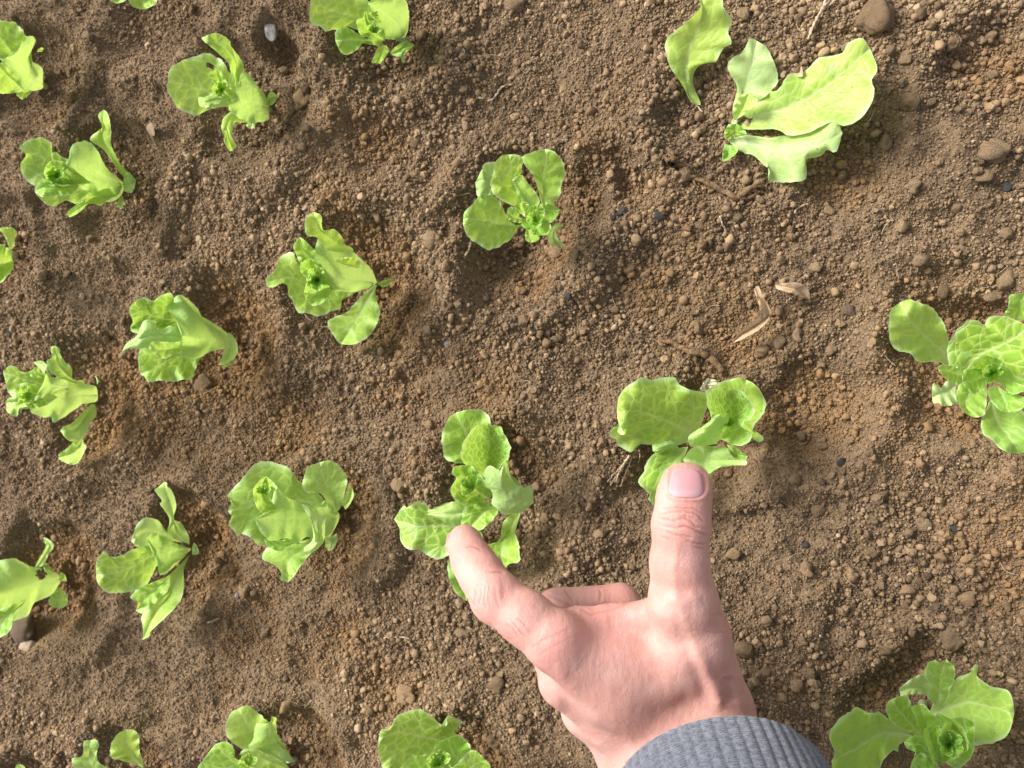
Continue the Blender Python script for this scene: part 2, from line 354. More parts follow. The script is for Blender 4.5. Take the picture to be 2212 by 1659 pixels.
plant('D', (800, 515), 'lettuce with one round spotted leaf hanging below it on a thin dark stalk')
lf('D', '780 520 560 560 350 520 220 480 62 490', '740 540 640 590 555 640 565 680 530 690 415 740 340 716 285 712 243 655 240 625 215 595 205 530 160 520 120 545 75 540', '650 470 450 440 300 400 250 325 210 318 160 345 125 430', 'b', h=.55, p=.1, ruf=1.5)
lf('D', '800 515 650 490 520 450 385 400', '740 550 620 580 510 560 470 520 440 460', '770 440 720 380 640 310 560 250 440 165 415 210 390 280', 'w', u=1, h=.75, v=.2, zl=-.2, zr=-.2)
lf('D', '640 320 500 230 430 170 380 48', '480 300 400 215 335 200 328 90', '640 290 585 260 580 230 525 165 450 168 435 130 430 70', [2.6, 4.8, 5.7, 5.6], h=.8, v=.15)
lf('D', '480 420 370 360 310 290 290 212', '400 420 310 400 260 320 248 268', '470 370 390 300 330 242', [3.6, 4.8, 5.2, 5.4], ruf=1.6)
lf('D', '480 520 400 480 350 430 288 400', '400 520 340 480 300 450', '455 470 430 400 380 360 330 363', [3.0, 3.8, 4.6, 5.8], h=.08, ruf=1.5, zl=1.2, zr=1.5)
lf('D', '520 530 440 560 380 580 315 580', '490 590 450 640 390 668 340 640', '480 490 420 460 350 490', [2.8, 3.4, 4.0, 5.4], h=.12, zl=1.8, zr=1.8)
lf('D', '800 530 740 620 680 740 560 922', '790 570 800 640 822 710 800 780 760 860 680 910 620 925', '770 540 700 600 640 670 600 710 478 765 490 830 530 890', [-.3, 1, 1.5, 1.0], zl=.2, zr=.2, h=.45, v=.3, spots=1)
lf('D', '800 515 850 525 905 492', '840 545 880 530', '840 505 880 488', [.1, .3, .2], p=.2, v=.1)
lf('D', '680 420 600 400 520 372', '640 400 560 375', '690 380 650 350 570 350', [4.6, 5.4, 5.8], h=.9, v=.1)

plant('E', (1050, 470), 'tight lettuce bundle lying to the left with an open mouth of crinkled leaves')
lf('E', '900 450 600 350 400 300 135 215', '750 500 550 500 350 450 190 450 140 400 165 340 133 255', '750 300 560 180 545 120 500 76 430 95 350 155 270 120 200 145', [0, 2.0, 3.0, 4.6], h=.2, ruf=1.6, zl=1.4, zr=1.2, v=.9)
lf('E', '1060 480 900 500 750 500 620 480', '1010 590 880 620 800 670 700 690 600 650 600 560', '1020 430 870 330 780 280 770 225 700 150 600 93 550 120 480 210 560 330', 'w', u=1, h=.7, v=.25)
lf('E', '700 500 500 470 300 470 160 550 62 620', '600 540 450 560 320 580 250 590 130 597', '620 440 515 378 450 410 385 395 370 335 270 335 235 390 200 470 105 545', [3.6, 5.2, 5.8, 5.6, 5], p=.25, u=1, v=.4)
lf('E', '720 560 550 590 400 600 310 575', '650 620 560 640 450 685 350 640', '650 530 500 532 350 528', [3.4, 5.2, 6, 6.1], h=.75)
lf('E', '980 560 760 620 570 670 400 750 290 810 235 835', '850 640 820 650 770 720 740 800 710 872 500 897 390 890 310 907 270 855', '800 600 500 600 300 590 240 588 208 660 222 770', [0, 2.3, 3.2, 3.5, 3.5, 3.5], h=.6)
lf('E', '1050 440 1090 560 1040 680 955 745', '1090 470 1130 540 1135 630 1100 690 1030 735', '1030 500 1010 600 985 690', [.3, 1.6, 1.6, 1.1], p=.25, v=.1, h=.8)
lf('E', '1080 690 1050 740 990 760', '1110 700 1050 755', '1040 720 1000 745', [.5, .6, .5], h=.2, v=.1)

plant('F', (700, 420), 'lettuce beside the left edge with two leaves trailing down below its stalk')
lf('F', '500 380 300 320 180 290 22 240', '400 400 250 400 120 420 60 380 38 300', '420 320 300 230 165 240 120 203 65 193', [2.5, 3.8, 4.3, 4.5], h=.5, ruf=1.5)
lf('F', '300 440 160 450 46 460', '220 500 130 510 130 552 90 553 50 520', '220 410 130 415 60 430', [3.5, 4.4, 4.5])
lf('F', '380 320 280 260 218 240', '330 290 280 280 225 270', '330 250 260 203', [2.6, 4.2, 4.6], p=.3)
lf('F', '710 400 560 400 400 430 222 450', '700 450 600 470 560 500 500 540 450 570 385 603 370 565 320 568 260 545 222 525', '690 340 600 330 540 300 440 260 370 320 300 380', 'w', u=1, h=.6, v=.2)
lf('F', '420 420 280 400 180 400 108 507', '330 480 240 500 180 490', '330 370 250 330 170 316 113 355 135 430', [4.4, 5.5, 5.9, 5.9])
lf('F', '500 350 380 330 345 260 310 190 240 168', '420 370 250 442 310 330 322 260 280 205', '480 300 370 270 350 200 300 156', [4.4, 6.3, 6.4, 6.2, 5.8], p=.35, v=.25)
lf('F', '620 340 500 270 420 180 400 46', '480 300 370 240 340 160 375 130 368 60', '600 300 530 290 518 205 475 170 437 110 432 70', [.8, 3.2, 4.2, 4.6], p=.2)
lf('F', '690 470 620 560 540 650 435 660', '700 550 660 600 620 700 580 730 510 740 470 710', '650 480 580 550 520 610 470 630', [.2, 1.6, 2.4, 2.4], p=.2, v=.2)
lf('F', '600 720 570 780 520 830 422 862', '610 750 625 780 597 850 540 907 460 890', '540 740 490 790 430 830', [1.2, 1.3, 1.1, .8], h=.7, v=.3)
lf('F', '705 330 698 290 685 262', '712 300 700 275', '715 310 708 285', [.2, .4, .3], p=.3, v=.1)

plant('G', (830, 440), 'rounded lettuce just left of the lettuce that the index finger touches')
lf('G', '800 400 600 330 400 330 200 370 50 400', '700 500 450 560 300 650 220 590 150 550 120 580 100 540 53 495 78 445', '690 280 560 200 500 120 440 63 340 56 250 60 190 125 110 220 46 300 78 335', [0, 2.5, 3.3, 3.8, 4], h=.3, p=.12, v=.45, ser=1.6)
lf('G', '560 620 420 640 305 600', '470 650 420 682 340 660', '480 600 400 610', [3.0, 4.0, 4.4], h=.2)
lf('G', '720 480 600 450 450 450 237 450', '680 580 600 590 535 642 490 605 430 600 380 622 320 590 270 530', '680 400 560 350 450 290 390 243 360 330 300 420', [1, 4, 5.2, 5.7], u=1, h=.45, v=.3)
lf('G', '400 380 310 330 290 250 320 155', '300 417 245 350 230 250 280 183', '360 330 345 280 392 245 375 200', [4.4, 4.6, 5.0, 5.6], zl=1.1, zr=1.2, h=.3)
lf('G', '820 410 790 300 740 200 700 56', '780 400 720 290 660 270 600 266 576 210 610 98', '850 370 870 290 892 190 850 88 770 43', [0, 2, 3, 3.1], p=.15, v=.25)
lf('G', '870 370 910 310 915 207', '850 340 890 270', '890 385 942 290', [.2, 1, 1.5], h=1, p=.3, v=.1)
lf('G', '760 430 690 480 690 600 590 690', '740 480 737 570 715 640 650 692', '690 420 573 350 640 480 650 600 590 660', [3.2, 5.2, 5.4, 4.6], p=.3, v=.2, u=1)
lf('G', '840 450 780 440 700 390 588 340', '820 500 770 590 730 600 690 430 640 370', '830 410 775 400 740 328 690 360', [0, 1.8, 3.4, 4.4], u=1, p=.2, v=.2)
lf('G', '720 560 580 680 480 760 475 907', '700 640 640 700 560 800 510 872', '560 620 450 650 320 660 293 740 390 787 430 845 418 882', [1, 3, 3.6, 3.2], p=.15, v=.3)
lf('G', '820 560 790 620 770 685', '827 600 805 660', '760 590 737 620 750 672', [.2, .5, .3], p=.75, v=.1)

plant('H', (570, 430), 'lettuce with a pale curled leaf on top and a ragged leaf pointing down')
lf('H', '520 380 400 330 310 320 229 370', '430 370 340 370 300 400 260 404', '450 350 420 315 380 260 320 244 265 275', [.5, 2.8, 3.6, 3.6], p=.5, v=.1)
lf('H', '540 430 420 430 320 470 180 540 36 560', '480 480 380 500 340 570 300 620 230 647 150 657 80 645 42 600', '450 390 355 380 300 390 220 430 180 450 105 458 85 428 38 480', [0, 3.4, 4.6, 4.9, 4.6], h=.7, v=.7)
lf('H', '560 415 450 430 380 420 308 350', '500 480 400 560 370 500 340 420', '500 395 420 360 350 320', [0, 2.4, 3.6, 4.2], u=1, h=.4)
lf('H', '550 390 480 320 455 200 410 46', '480 360 430 330 440 250 390 170 400 150 360 95 385 70', '545 340 500 270 460 250 477 180 457 100 427 70 427 50', [.2, 1.6, 2.8, 2.8], p=.25, v=.15)
lf('H', '555 440 510 540 450 650 370 760 290 917', '520 520 517 640 480 730 400 807 335 872 330 897', '540 460 470 530 400 600 420 650 360 700 290 780 290 830 298 880', [.1, 1.5, 2.4, 2.8, 2.4], h=.55, v=.25)
lf('H', '450 560 360 640 255 755', '430 640 370 700 330 757 285 772', '370 590 300 620 255 643 228 685 265 710', [2.2, 4.0, 4.4], p=.1, ruf=1.6)
lf('H', '565 450 590 420 575 380', '565 415 570 390', '602 440 592 400', [.2, .5, .4], p=.8, v=.1)

plant('I', (425, 390), 'lettuce cut off by the left edge, lying over a flat brown stone')
lf('I', '430 400 300 400 150 450 -70 500', '370 490 290 530 240 555 205 630 160 660 100 680 60 640 0 670 -60 700', '400 340 300 310 210 290 160 263 90 233 0 258 -80 280', [-.3, 2.8, 4.6, 5.4], u=1, h=.6, v=.2, hole=[(292, 350, 36)])
lf('I', '200 520 60 640 -80 740', '102 640 75 740 0 802 -80 850', '100 560 0 600 -80 620', [4.2, 5.4, 5.6], h=.4, zl=.6)
lf('I', '260 300 310 220 350 140 308 88', '250 290 300 200 325 150 303 95', '300 290 345 210 382 145 340 100', [1, 2.4, 2.8, 2.4], p=.45, v=.1)
lf('I', '380 340 340 310 307 283', '350 332 310 312', '365 310 325 273', [.5, 1, 1.1], p=.2, v=.1)
lf('I', '420 440 420 500 400 588', '460 480 480 540 450 585', '380 480 343 540 365 580', [.1, .7, .5], p=.25, v=.2)
lf('I', '410 390 440 380 440 335', '430 360 425 345', '468 400 462 360', [.1, .3, .3], p=.3, v=.1)

plant('J', (640, 640), 'lettuce with three round leaves spread like a clover, alone in the upper middle')
lf('J', '480 450 330 370 240 330 172 345', '420 450 300 447 195 457', '400 300 335 180 245 188 225 240', [1, 2.2, 2.6, 2.3], p=.42, v=.15)
lf('J', '640 700 540 700 420 690 250 660 74 640', '590 715 530 715 480 790 440 832 310 897 200 862 110 790 74 700', '580 690 490 690 430 620 370 490 300 443 220 438 150 520 83 590', [0, 2, 3, 3.4, 3.3], h=.5, v=.35, bb=.5)
lf('J', '600 600 560 480 500 370 470 250 450 113', '540 600 500 545 400 495 303 410 318 270 330 190 390 123', '580 520 525 480 520 380 490 320 550 270 557 210 567 160 530 116', [2, 3.8, 4.8, 5.2, 5.2], h=.95, v=.7)
lf('J', '620 600 600 480 540 380 478 320', '570 560 530 490 510 400', '700 520 680 440 600 340 550 280', [2, 4, 5.4, 5.5], u=1, h=.6, v=.3)
lf('J', '750 560 730 400 735 280 760 170 750 66', '715 500 690 390 650 290 580 190 558 135 640 93', '800 532 870 450 880 380 917 270 890 170 830 93', [0, 2, 3, 3.4, 3.3], h=.45, v=.3, bb=.3)
lf('J', '690 560 770 570 868 575', '720 620 790 680 850 620', '720 515 780 518 860 558', [1, 2.4, 2.8], h=.05, v=.4)
lf('J', '600 700 620 770 640 840', '590 740 583 790 600 832', '640 730 697 790 692 822', [1, 2.5, 3.0], h=.5)
lf('J', '600 640 650 600 700 558', '580 600 620 550 670 533', '660 670 745 640 738 558', [2.4, 3.2, 4.2], h=0, zl=.6, zr=.3)
lf('J', '600 640 660 690 720 782', '555 650 560 700 600 735 640 740 650 777', '680 670 745 640 787 680 793 730 762 777', [1.8, 2.8, 4.3], h=.25, zl=1.0, zr=1.0, v=.3, ruf=1.5)
lf('J', '580 660 500 630 433 600', '540 680 480 667 438 635', '540 620 507 555 450 550', [2, 3, 3.4], h=.25)
lf('J', '590 600 560 540 570 498', '560 590 538 520', '610 560 612 520', [3.6, 4.6, 5.2], h=.6, p=.1)
lf('J', '885 885 820 820 830 740 905 705', '850 870 790 850 772 760 850 678', '915 862 860 810 840 750 870 715', [0.1, .5, .7, .5], p=.6, v=.15)

plant('K', (1030, 880), 'lettuce under the tip of the index finger, with deep netted veins')
lf('K', '850 640 750 420 690 290 650 213', '720 590 640 582 573 550 543 430 558 340 600 250', '900 500 917 300 852 205 750 188', [1, 2.6, 3.1, 3.0], h=.4, v=.5)
lf('K', '900 760 880 600 900 430 890 292', '800 640 698 570 703 440 745 368 800 308', '980 620 1030 560 1057 500 1040 420 1000 370 987 320 930 306', [1.6, 1.9, 2.4, 5.2], h=.10, zl=2.5, zr=2.6, v=1)
lf('K', '900 850 790 780 720 700 690 603', '860 862 760 902 680 892 628 830 611 770 655 700 618 660 640 613', '930 800 880 720 800 650 767 603', [1.8, 2.3, 3.3, 4.7], h=.25, v=.9, ruf=1.5, zl=1.6, zr=1.5)
lf('K', '980 640 1000 760 1060 850 1228 880', '890 610 848 740 920 790 920 880 990 962 1070 960 1140 947', '1035 545 1045 650 1070 710 1130 765 1212 768', [5.2, 5.2, 4.4, 3.2], u=1, h=.45, v=.55, zl=-.2, zr=-.2)
lf('K', '850 960 680 1040 500 1050 350 1050 193 1000', '830 1060 700 1150 610 1250 530 1297 430 1267 375 1222 300 1224 243 1160 233 1070', '750 900 650 870 540 900 455 930 430 888 370 870 290 915 265 898', [1, 2.2, 2.6, 2.6, 2.2], h=.35, v=.85)
lf('K', '760 930 640 960 437 965', '700 1042 620 1050 520 1000', '700 890 640 868 500 925', [3, 3.6, 3.3], u=1, h=.75, v=.2)
lf('K', '950 880 850 960 740 1082', '850 870 720 910 688 1040', '962 950 900 1030 830 1082', [2.4, 3.1, 3.1], h=.55, v=.8)
lf('K', '1110 960 1060 1080 990 1200 1003 1390', '1070 960 1000 1030 975 1150 900 1185 833 1190 900 1290', '1130 960 1092 1090 1117 1190 1124 1310 1045 1334', [.5, 1.4, 1.9, 1.5], h=.5, v=.5, ser=1.5, zl=.9)
lf('K', '830 1060 720 1250 690 1420 727 1607', '640 1200 598 1300 596 1420 640 1532', '850 1150 830 1300 780 1500', [1, 1.9, 2.0, 1.5], h=.3, v=.5)
lf('K', '1050 850 1090 760 1060 670', '1075 840 1130 750', '1030 800 1050 720', [.2, 1.6, 2.6], h=.1, p=.1, v=.2)

plant('L', (1090, 930), 'lettuce just above the thumbnail, with one wide flat leaf spread to the left')
lf('L', '1330 900 1450 700 1560 500 1600 288', '1280 700 1200 480 1198 400 1290 328 1420 283 1540 263', '1560 850 1720 932 1777 900 1740 850 1670 830 1700 740 1777 630 1800 520 1740 398 1670 323', [0, 1.8, 2.8, 2.9], h=.4, v=.3)
lf('L', '1080 880 910 775 720 700 480 620 260 620', '1040 940 970 940 890 967 790 910 680 947 600 962 500 960 405 1040 330 1002 260 960 250 905 193 880 188 820 240 778 285 850 345 850 300 780 266 700', '1150 700 1200 560 1207 440 1110 410 1000 388 900 343 850 263 740 260 620 290 520 266 450 308 350 370 283 460 263 560', [0, 2.3, 3.2, 3.6, 3.3], h=.6, v=.55, bb=.4)
lf('L', '1330 900 1420 780 1440 600 1410 400', '1260 720 1230 640 1193 540 1203 430 1280 373 1360 370', '1450 960 1560 972 1642 910 1652 840 1570 790 1575 720 1652 695 1687 600 1622 480 1560 408 1470 386', [1.6, 1.9, 2.5, 5.2], h=0.05, zl=2.6, zr=2.4, v=.95)
lf('L', '1300 950 1230 880 1260 760 1330 648', '1100 982 1013 960 1018 860 1150 770 1235 700 1240 648', '1300 932 1347 870 1352 800 1412 720 1400 658', [2.4, 4.4, 5.4, 5.7], u=1, h=.6, p=.12, v=.3)
lf('L', '1000 980 850 1150 750 1300 700 1500', '880 1000 690 1038 600 1098 543 1220 496 1310 503 1380 598 1470 588 1520 640 1590', '960 1080 940 1200 900 1400 850 1600', [1, 2.4, 2.9, 2.5], h=.35, v=.7)
lf('L', '900 1000 800 980 630 1030', '850 1022 760 1032 680 1052', '880 940 830 918 790 918 700 930 628 958', [1.6, 2.6, 2.8], u=1, p=.2, v=.2)
lf('L', '1400 960 1500 1060 1617 1078', '1440 1060 1500 1120 1590 1120', '1480 980 1580 1060', [1, 2.2, 2.8], h=0)
lf('L', '1280 980 1200 1090 1180 1200 1200 1440', '1150 975 1030 1005 943 1115 1050 1200 1150 1300', '1400 990 1440 1060 1500 1112 1600 1125 1595 1172 1450 1172 1310 1187 1240 1240 1227 1380', [2, 4.4, 4.4, 3.4], u=1, h=.45, v=.3, ruf=1.7, zl=.3, zr=.5)
lf('L', '1190 412 1180 340 1232 280', '1122 397 1148 330 1195 272', '1240 372 1305 310 1282 290', [.3, .9, 1.1], mat='cream', v=0)

plant('M', (940, 860), 'large lettuce cut off by the right edge, with an oval leaf reaching left')
lf('M', '780 790 680 690 560 580 420 440 310 263', '720 790 600 774 475 777 400 702 300 682 233 600 213 450 233 330', '770 680 730 590 702 470 642 370 580 308 440 248 390 235', [0, 2, 3, 3, 2.6], h=.5, v=.25, p=.12, bb=-.2)
lf('M', '1300 420 1340 320 1390 180', '1200 382 1243 310 1258 215 1300 190', '1420 400 1480 300 1460 200', [2, 3, 3.4], h=.2, v=.2)
lf('M', '1100 1000 1120 1200 1180 1330 1290 1480 1330 1572', '1070 1150 1028 1250 1008 1330 1035 1407 1110 1452 1180 1527 1260 1564', '1200 1100 1350 1180 1450 1300 1450 1420 1400 1542', [1, 2.4, 3.3, 3.4, 3], h=.3, v=.4)
lf('M', '800 970 720 1030 588 1085', '800 1050 800 1130 720 1157 690 1162 640 1130 600 1132', '720 940 660 1000 610 960 588 1000', [1, 1.8, 1.8], p=.6, v=.15, ruf=1.5)
lf('M', '850 900 950 750 1100 660 1250 600 1425 470', '760 900 720 750 718 650 758 570 820 488 910 413 990 423 1035 455 1070 393 1180 380 1290 408', '980 800 1150 760 1260 850 1330 937 1430 900 1480 750 1460 550', [2, 3.4, 4.2, 4.6, 4.6], h=.5, v=.85)
lf('M', '880 900 780 880 636 832', '860 980 800 972 720 932 660 872', '820 830 750 805 690 795 645 815', [2, 3.6, 3.9], h=.5, v=.6)
lf('M', '1050 930 940 1020 880 1110 900 1237', '930 960 855 953 808 1000 803 1100 838 1182', '1060 1080 1047 1200 1042 1234 970 1257', [2, 3.5, 4, 3.6], h=.35, v=.4)
lf('M', '1060 900 950 940 850 950', '1050 1000 960 1052 880 1002', '1000 830 880 840 850 880', [2.8, 4.4, 4.7], h=.25, v=.5)
lf('M', '1150 980 1200 1080 1250 1212', '1080 1000 1073 1060 1120 1142 1180 1197', '1260 1050 1382 1080 1402 1150 1330 1197', [3, 4.8, 5.2], h=.3, v=.4, zl=.6, zr=.5)
lf('M', '1000 900 1080 820 1130 738', '930 830 980 748 1050 726', '1120 900 1195 800 1182 763', [2.2, 3.4, 5.4], h=.08, zl=1.4, zr=1.5)
lf('M', '1100 950 1230 930 1425 1005', '1180 960 1220 1012 1280 1057 1380 1032', '1150 850 1200 798 1300 890 1402 940', [3, 5, 5.4], h=.15, zl=.6, zr=.6)

plant('N', (640, 340), 'lettuce beside the grey cuff in the bottom right corner, seen straight from above')
lf('N', '560 530 440 510 330 530 180 620 38 690', '500 570 470 590 462 634 430 625 370 690 330 752 200 830 60 790', '480 480 440 455 400 420 345 375 330 385 275 383 220 353 185 346 160 376 100 408 43 475 23 540 58 640', [0, 1.5, 2, 2.4, 2.3], h=.65, v=.15, spots=1, bb=.3)
lf('N', '660 400 800 345 930 320 1080 350 1208 390', '720 430 850 480 940 540 957 594 1080 572 1170 517', '700 300 780 230 850 160 930 128 945 85 980 78 962 140 1050 213 1160 238 1197 300', [0, 2, 3, 3.4, 3.3], h=.45, v=.35)
lf('N', '660 270 580 220 476 250', '640 265 560 264 488 280', '680 220 640 146 590 143 478 220', [1.2, 1.9, 1.9], p=.5, v=.1)
lf('N', '720 350 730 230 740 140 772 40', '650 280 680 220 638 150 648 73 700 48 750 66', '780 290 800 220 827 160 822 88', [1, 2.8, 3.8, 3.8], h=.2, v=.3)
lf('N', '640 560 540 450 470 370 418 300', '580 530 480 482 425 442 388 370 398 318', '620 500 590 420 550 340 520 278 470 278', [2, 3.4, 4.2, 4.2], h=.45, v=.4)
lf('N', '660 560 640 450 600 328', '610 500 570 400 553 345', '740 450 680 390 640 340', [3, 4, 4.4], h=.45, v=.25)
lf('N', '760 700 860 600 900 500 880 413', '700 400 790 420 840 413', '850 740 937 660 950 560 947 450', [2, 3.8, 4.4, 4.7], h=.1, v=.4, ruf=1.6)
lf('N', '720 720 620 600 502 570', '620 760 540 782 558 680 580 640 520 610', '690 610 620 540 560 528', [3, 4.4, 4.5], h=.25, ruf=1.6)
lf('N', '760 780 640 780 545 745', '700 850 560 850', '700 700 600 640', [3.2, 4.2, 4.3], h=.3)
lf('N', '740 700 680 600 650 478', '690 692 660 620 630 530 633 490', '740 640 730 560 742 495 700 458', [3.4, 4.4, 5.9], h=.15, zl=1.2, zr=1.0)
lf('N', '740 720 800 620 820 540 805 446', '740 600 720 540 746 480 775 448', '820 662 902 630 912 570 887 490 840 453', [2.6, 2.9, 3.6, 5.9], h=.08, zl=2.4, zr=2.4)

plant('O', (1820, 640), 'lettuce at the bottom edge nearest the wrist, with a broad pale-veined leaf')
lf('O', '1800 600 1740 500 1700 418', '1650 600 1600 540 1640 450', '1855 520 1852 460 1780 398', [.6, 2.2, 2.8], h=.05, v=.3)
lf('O', '1800 560 1680 450 1560 410 1400 380 1273 420', '1700 560 1600 620 1500 700 1350 700 1298 600 1273 500', '1830 440 1750 380 1792 325 1745 283 1703 276 1695 345 1630 300 1550 238 1480 238 1390 278 1340 355 1288 363', [0, 2.6, 3.4, 3.9, 3.9], h=.45, v=.7)
lf('O', '1750 700 1800 640 1880 580 1947 553', '1850 750 1950 700 1977 600', '1690 640 1760 580 1830 510 1880 493', [2, 3.8, 4.6, 4.6], h=.3, ruf=1.6)
lf('O', '1650 750 1680 640 1690 518', '1560 720 1600 600 1640 538', '1760 680 1722 580 1712 528', [2.2, 3.8, 5.6], h=.08, zl=1.4, zr=1.4)
lf('O', '1640 700 1540 600 1488 523', '1500 750 1408 640 1438 568', '1640 600 1602 520 1520 528', [3, 4.8, 5.3], h=.3)

plant('P', (745, 565), 'lettuce at the bottom edge with one smooth oval leaf standing above its folded leaves')
lf('P', '720 560 560 450 450 330 388 233', '600 560 480 480 420 489 373 455 316 390 313 330 345 258', '680 460 600 340 575 308 500 243 440 210', [0, 2.2, 3.0, 3.0], p=.25, v=.12, h=.6)
lf('P', '650 650 450 600 330 540 248 452', '500 750 300 750 138 680 138 600 183 535', '520 560 380 550 367 490 320 438', [2, 3.6, 4.4, 4.5], h=.4, v=.6)
lf('P', '740 560 650 460 590 390 600 278', '640 560 530 500 403 517 480 430 508 325 590 332', '700 490 650 460 637 400 627 320 632 290', [0, 2.8, 4.2, 4.5], u=1, h=.95, v=.15)
lf('P', '720 620 580 560 398 515', '650 700 500 640 438 547', '680 570 560 510 490 485', [3, 5, 5.5], p=.2)
lf('P', '680 680 500 640 398 600', '560 750 430 700', '520 570 450 560', [3, 4.6, 5.1], h=.4)

plant('Q', (935, 1690), 'small lettuce in the bottom left with one upright oval leaf apart from the rest')
lf('Q', '800 1750 640 1700 580 1600 590 1478', '600 1750 500 1680 468 1600 533 1580 543 1490', '750 1680 660 1640 625 1580 642 1510 625 1478', [2, 3.6, 4.4, 4.4], p=.2, ruf=1.6)
lf('Q', '930 1658 880 1590 830 1500 820 1410', '870 1635 780 1607 720 1590 723 1500 770 1433', '925 1600 904 1550 900 1450 865 1413', [0, 1, 2, 2.4], h=.7, p=.1, v=.25)
plant('V', (230, 1800), 'lettuce leaf tip poking in at the bottom left corner of the photo')
lf('V', '200 1760 150 1700 130 1634', '110 1700 103 1645', '170 1680 157 1648', [2, 3, 3.2], p=.3)

plant('R', (1090, 400), 'lettuce at the top edge with a hooked seed leaf at its foot')
lf('R', '1050 350 800 260 590 185 330 110 100 40', '900 330 700 300 585 307 500 280 450 273 430 324 340 305 250 332 205 275 140 265 93 200', '1000 200 750 50 600 -60 350 -120 150 -90', 'b', h=.9, v=.5)
lf('R', '1090 390 1000 250 850 130 700 30', '1000 410 890 402 820 330 720 180 700 80', '1120 300 1125 150 1090 0 950 -60 800 -40', 'w', u=1, h=.15, v=.15)
lf('R', '880 420 690 430 590 420 480 420 360 420', '780 470 650 450 620 490 540 552 480 574 410 532', '760 420 660 390 520 303 450 278 368 325', [0.4, 2, 2.8, 3.0, 3.0], h=.3, v=.3)
lf('R', '870 420 790 370 700 290 650 190', '800 482 690 390 640 377 598 310 588 210', '887 400 860 300 790 288 720 230 672 120', [2.4, 3.2, 4.2, 5.5], h=.08, zl=1.8, zr=1.8)
lf('R', '850 250 770 190 735 140 770 95', '760 220 700 200 700 150', '830 190 800 145 805 110', [4.6, 5.4, 5.8, 5.8], h=.3)
lf('R', '880 470 840 550 788 660', '810 490 770 580 738 652', '905 490 915 540 865 620 832 664', [.5, 1.4, 1.4], h=.7, v=.3)
lf('R', '1120 440 1050 500 933 570', '1110 418 1010 470 938 540', '1185 470 1080 530 1030 592', [.3, 1, .9], h=.1, p=.1, v=.1)
lf('R', '1185 478 1090 520 1055 580 1082 662', '1110 505 1040 570 1060 640', '1130 520 1075 580 1092 640', [1, 1.2, .8, .2], p=.4, v=.1)

plant('S', (370, 680), 'limp pale lettuce lying flat in the top right, long leaves spread over the soil')
lf('S', '360 715 365 760 332 808', '400 735 395 765', '340 720 328 780', [.1, .5, .3], h=.1, v=.1)
lf('S', '390 600 430 470 470 340 500 202', '380 540 400 430 353 340 383 283 425 263 465 193', '440 540 510 497 570 450 602 410 592 330 550 238', [.1, .9, 1.3, 1.3], p=.45, v=.2, zl=.2, zr=.2)
lf('S', '390 600 430 530 460 460', '380 550 410 480', '470 540 502 500 490 468', [.3, 1.4, 1.8], h=.7, p=.3, v=.1)
lf('S', '370 610 560 560 740 490 900 380 1062 240', '440 640 600 642 660 672 770 652 870 602 930 627 1000 602 1062 520 1087 450 1070 400 1097 340', '400 560 500 500 560 450 600 452 650 380 720 360 760 340 810 288 920 265 950 215 1020 188', [.1, 1.4, 2.2, 2.6, 2.5], h=.72, v=.4, zl=.2, zr=.6, spots=1)
lf('S', '355 695 500 710 680 730 800 715 925 660', '400 735 540 822 565 850 558 897 640 907 740 887 747 830 747 790 820 772 850 740 892 754', '450 670 560 688 700 668 830 618 890 593', [.2, 1.1, 1.9, 2.1, 2.0], p=.5, v=.25, zl=-.5, zr=-.3, ruf=1.3)  # pale leaf, its tint raised further to stand for glossy highlights
lf('S', '370 690 385 650 400 613', '345 692 338 660 360 618', '410 672 447 665 430 633', [.1, 1, 1.4], h=.2)

plant('X', (208, 515), 'single yellow-green lettuce leaf standing alone at the top edge, folded along its midrib')
lf('X', '205 520 150 440 160 270 220 110 232 -25', '170 500 130 420 70 330 46 240 58 190 105 145 215 45 208 -10', '222 512 182 410 200 340 240 315 300 302 332 240 372 215 355 150 377 105 335 40 320 -12', [-.2, 1.3, 2.0, 2.5, 2.5], h=.85, v=.3, zl=.5, zr=.2)

plant('T', (170, 470), 'lettuce cut off by the left edge, a cupped leaf below one bent leaf')
lf('T', '150 420 140 280 120 190 90 90', '100 300 50 200 -10 120 10 100', '200 360 212 250 237 190 200 108', [0, 1.8, 2.6, 2.6], h=.6, v=.2)
lf('T', '180 560 60 600 -60 600 -250 560', '187 660 100 792 0 882 -150 850', '140 400 72 370 75 330 0 335 -150 350', [2.0, 2.6, 3.2, 4.4], h=.18, zl=1.8, zr=1.8)

plant('U', (1390, 60), 'lettuce at the top edge showing only two leaf tips, towards the left')
lf('U', '1250 -150 1100 -60 1000 32', '1050 -120 938 -20', '1150 -60 1075 10', [3, 3.8, 3.8], p=.2)
lf('U', '1330 -120 1260 -20 1200 77', '1230 -100 1113 -20 1140 50', '1372 -60 1345 30 1262 74', [2.2, 3.2, 3.1], h=.45)

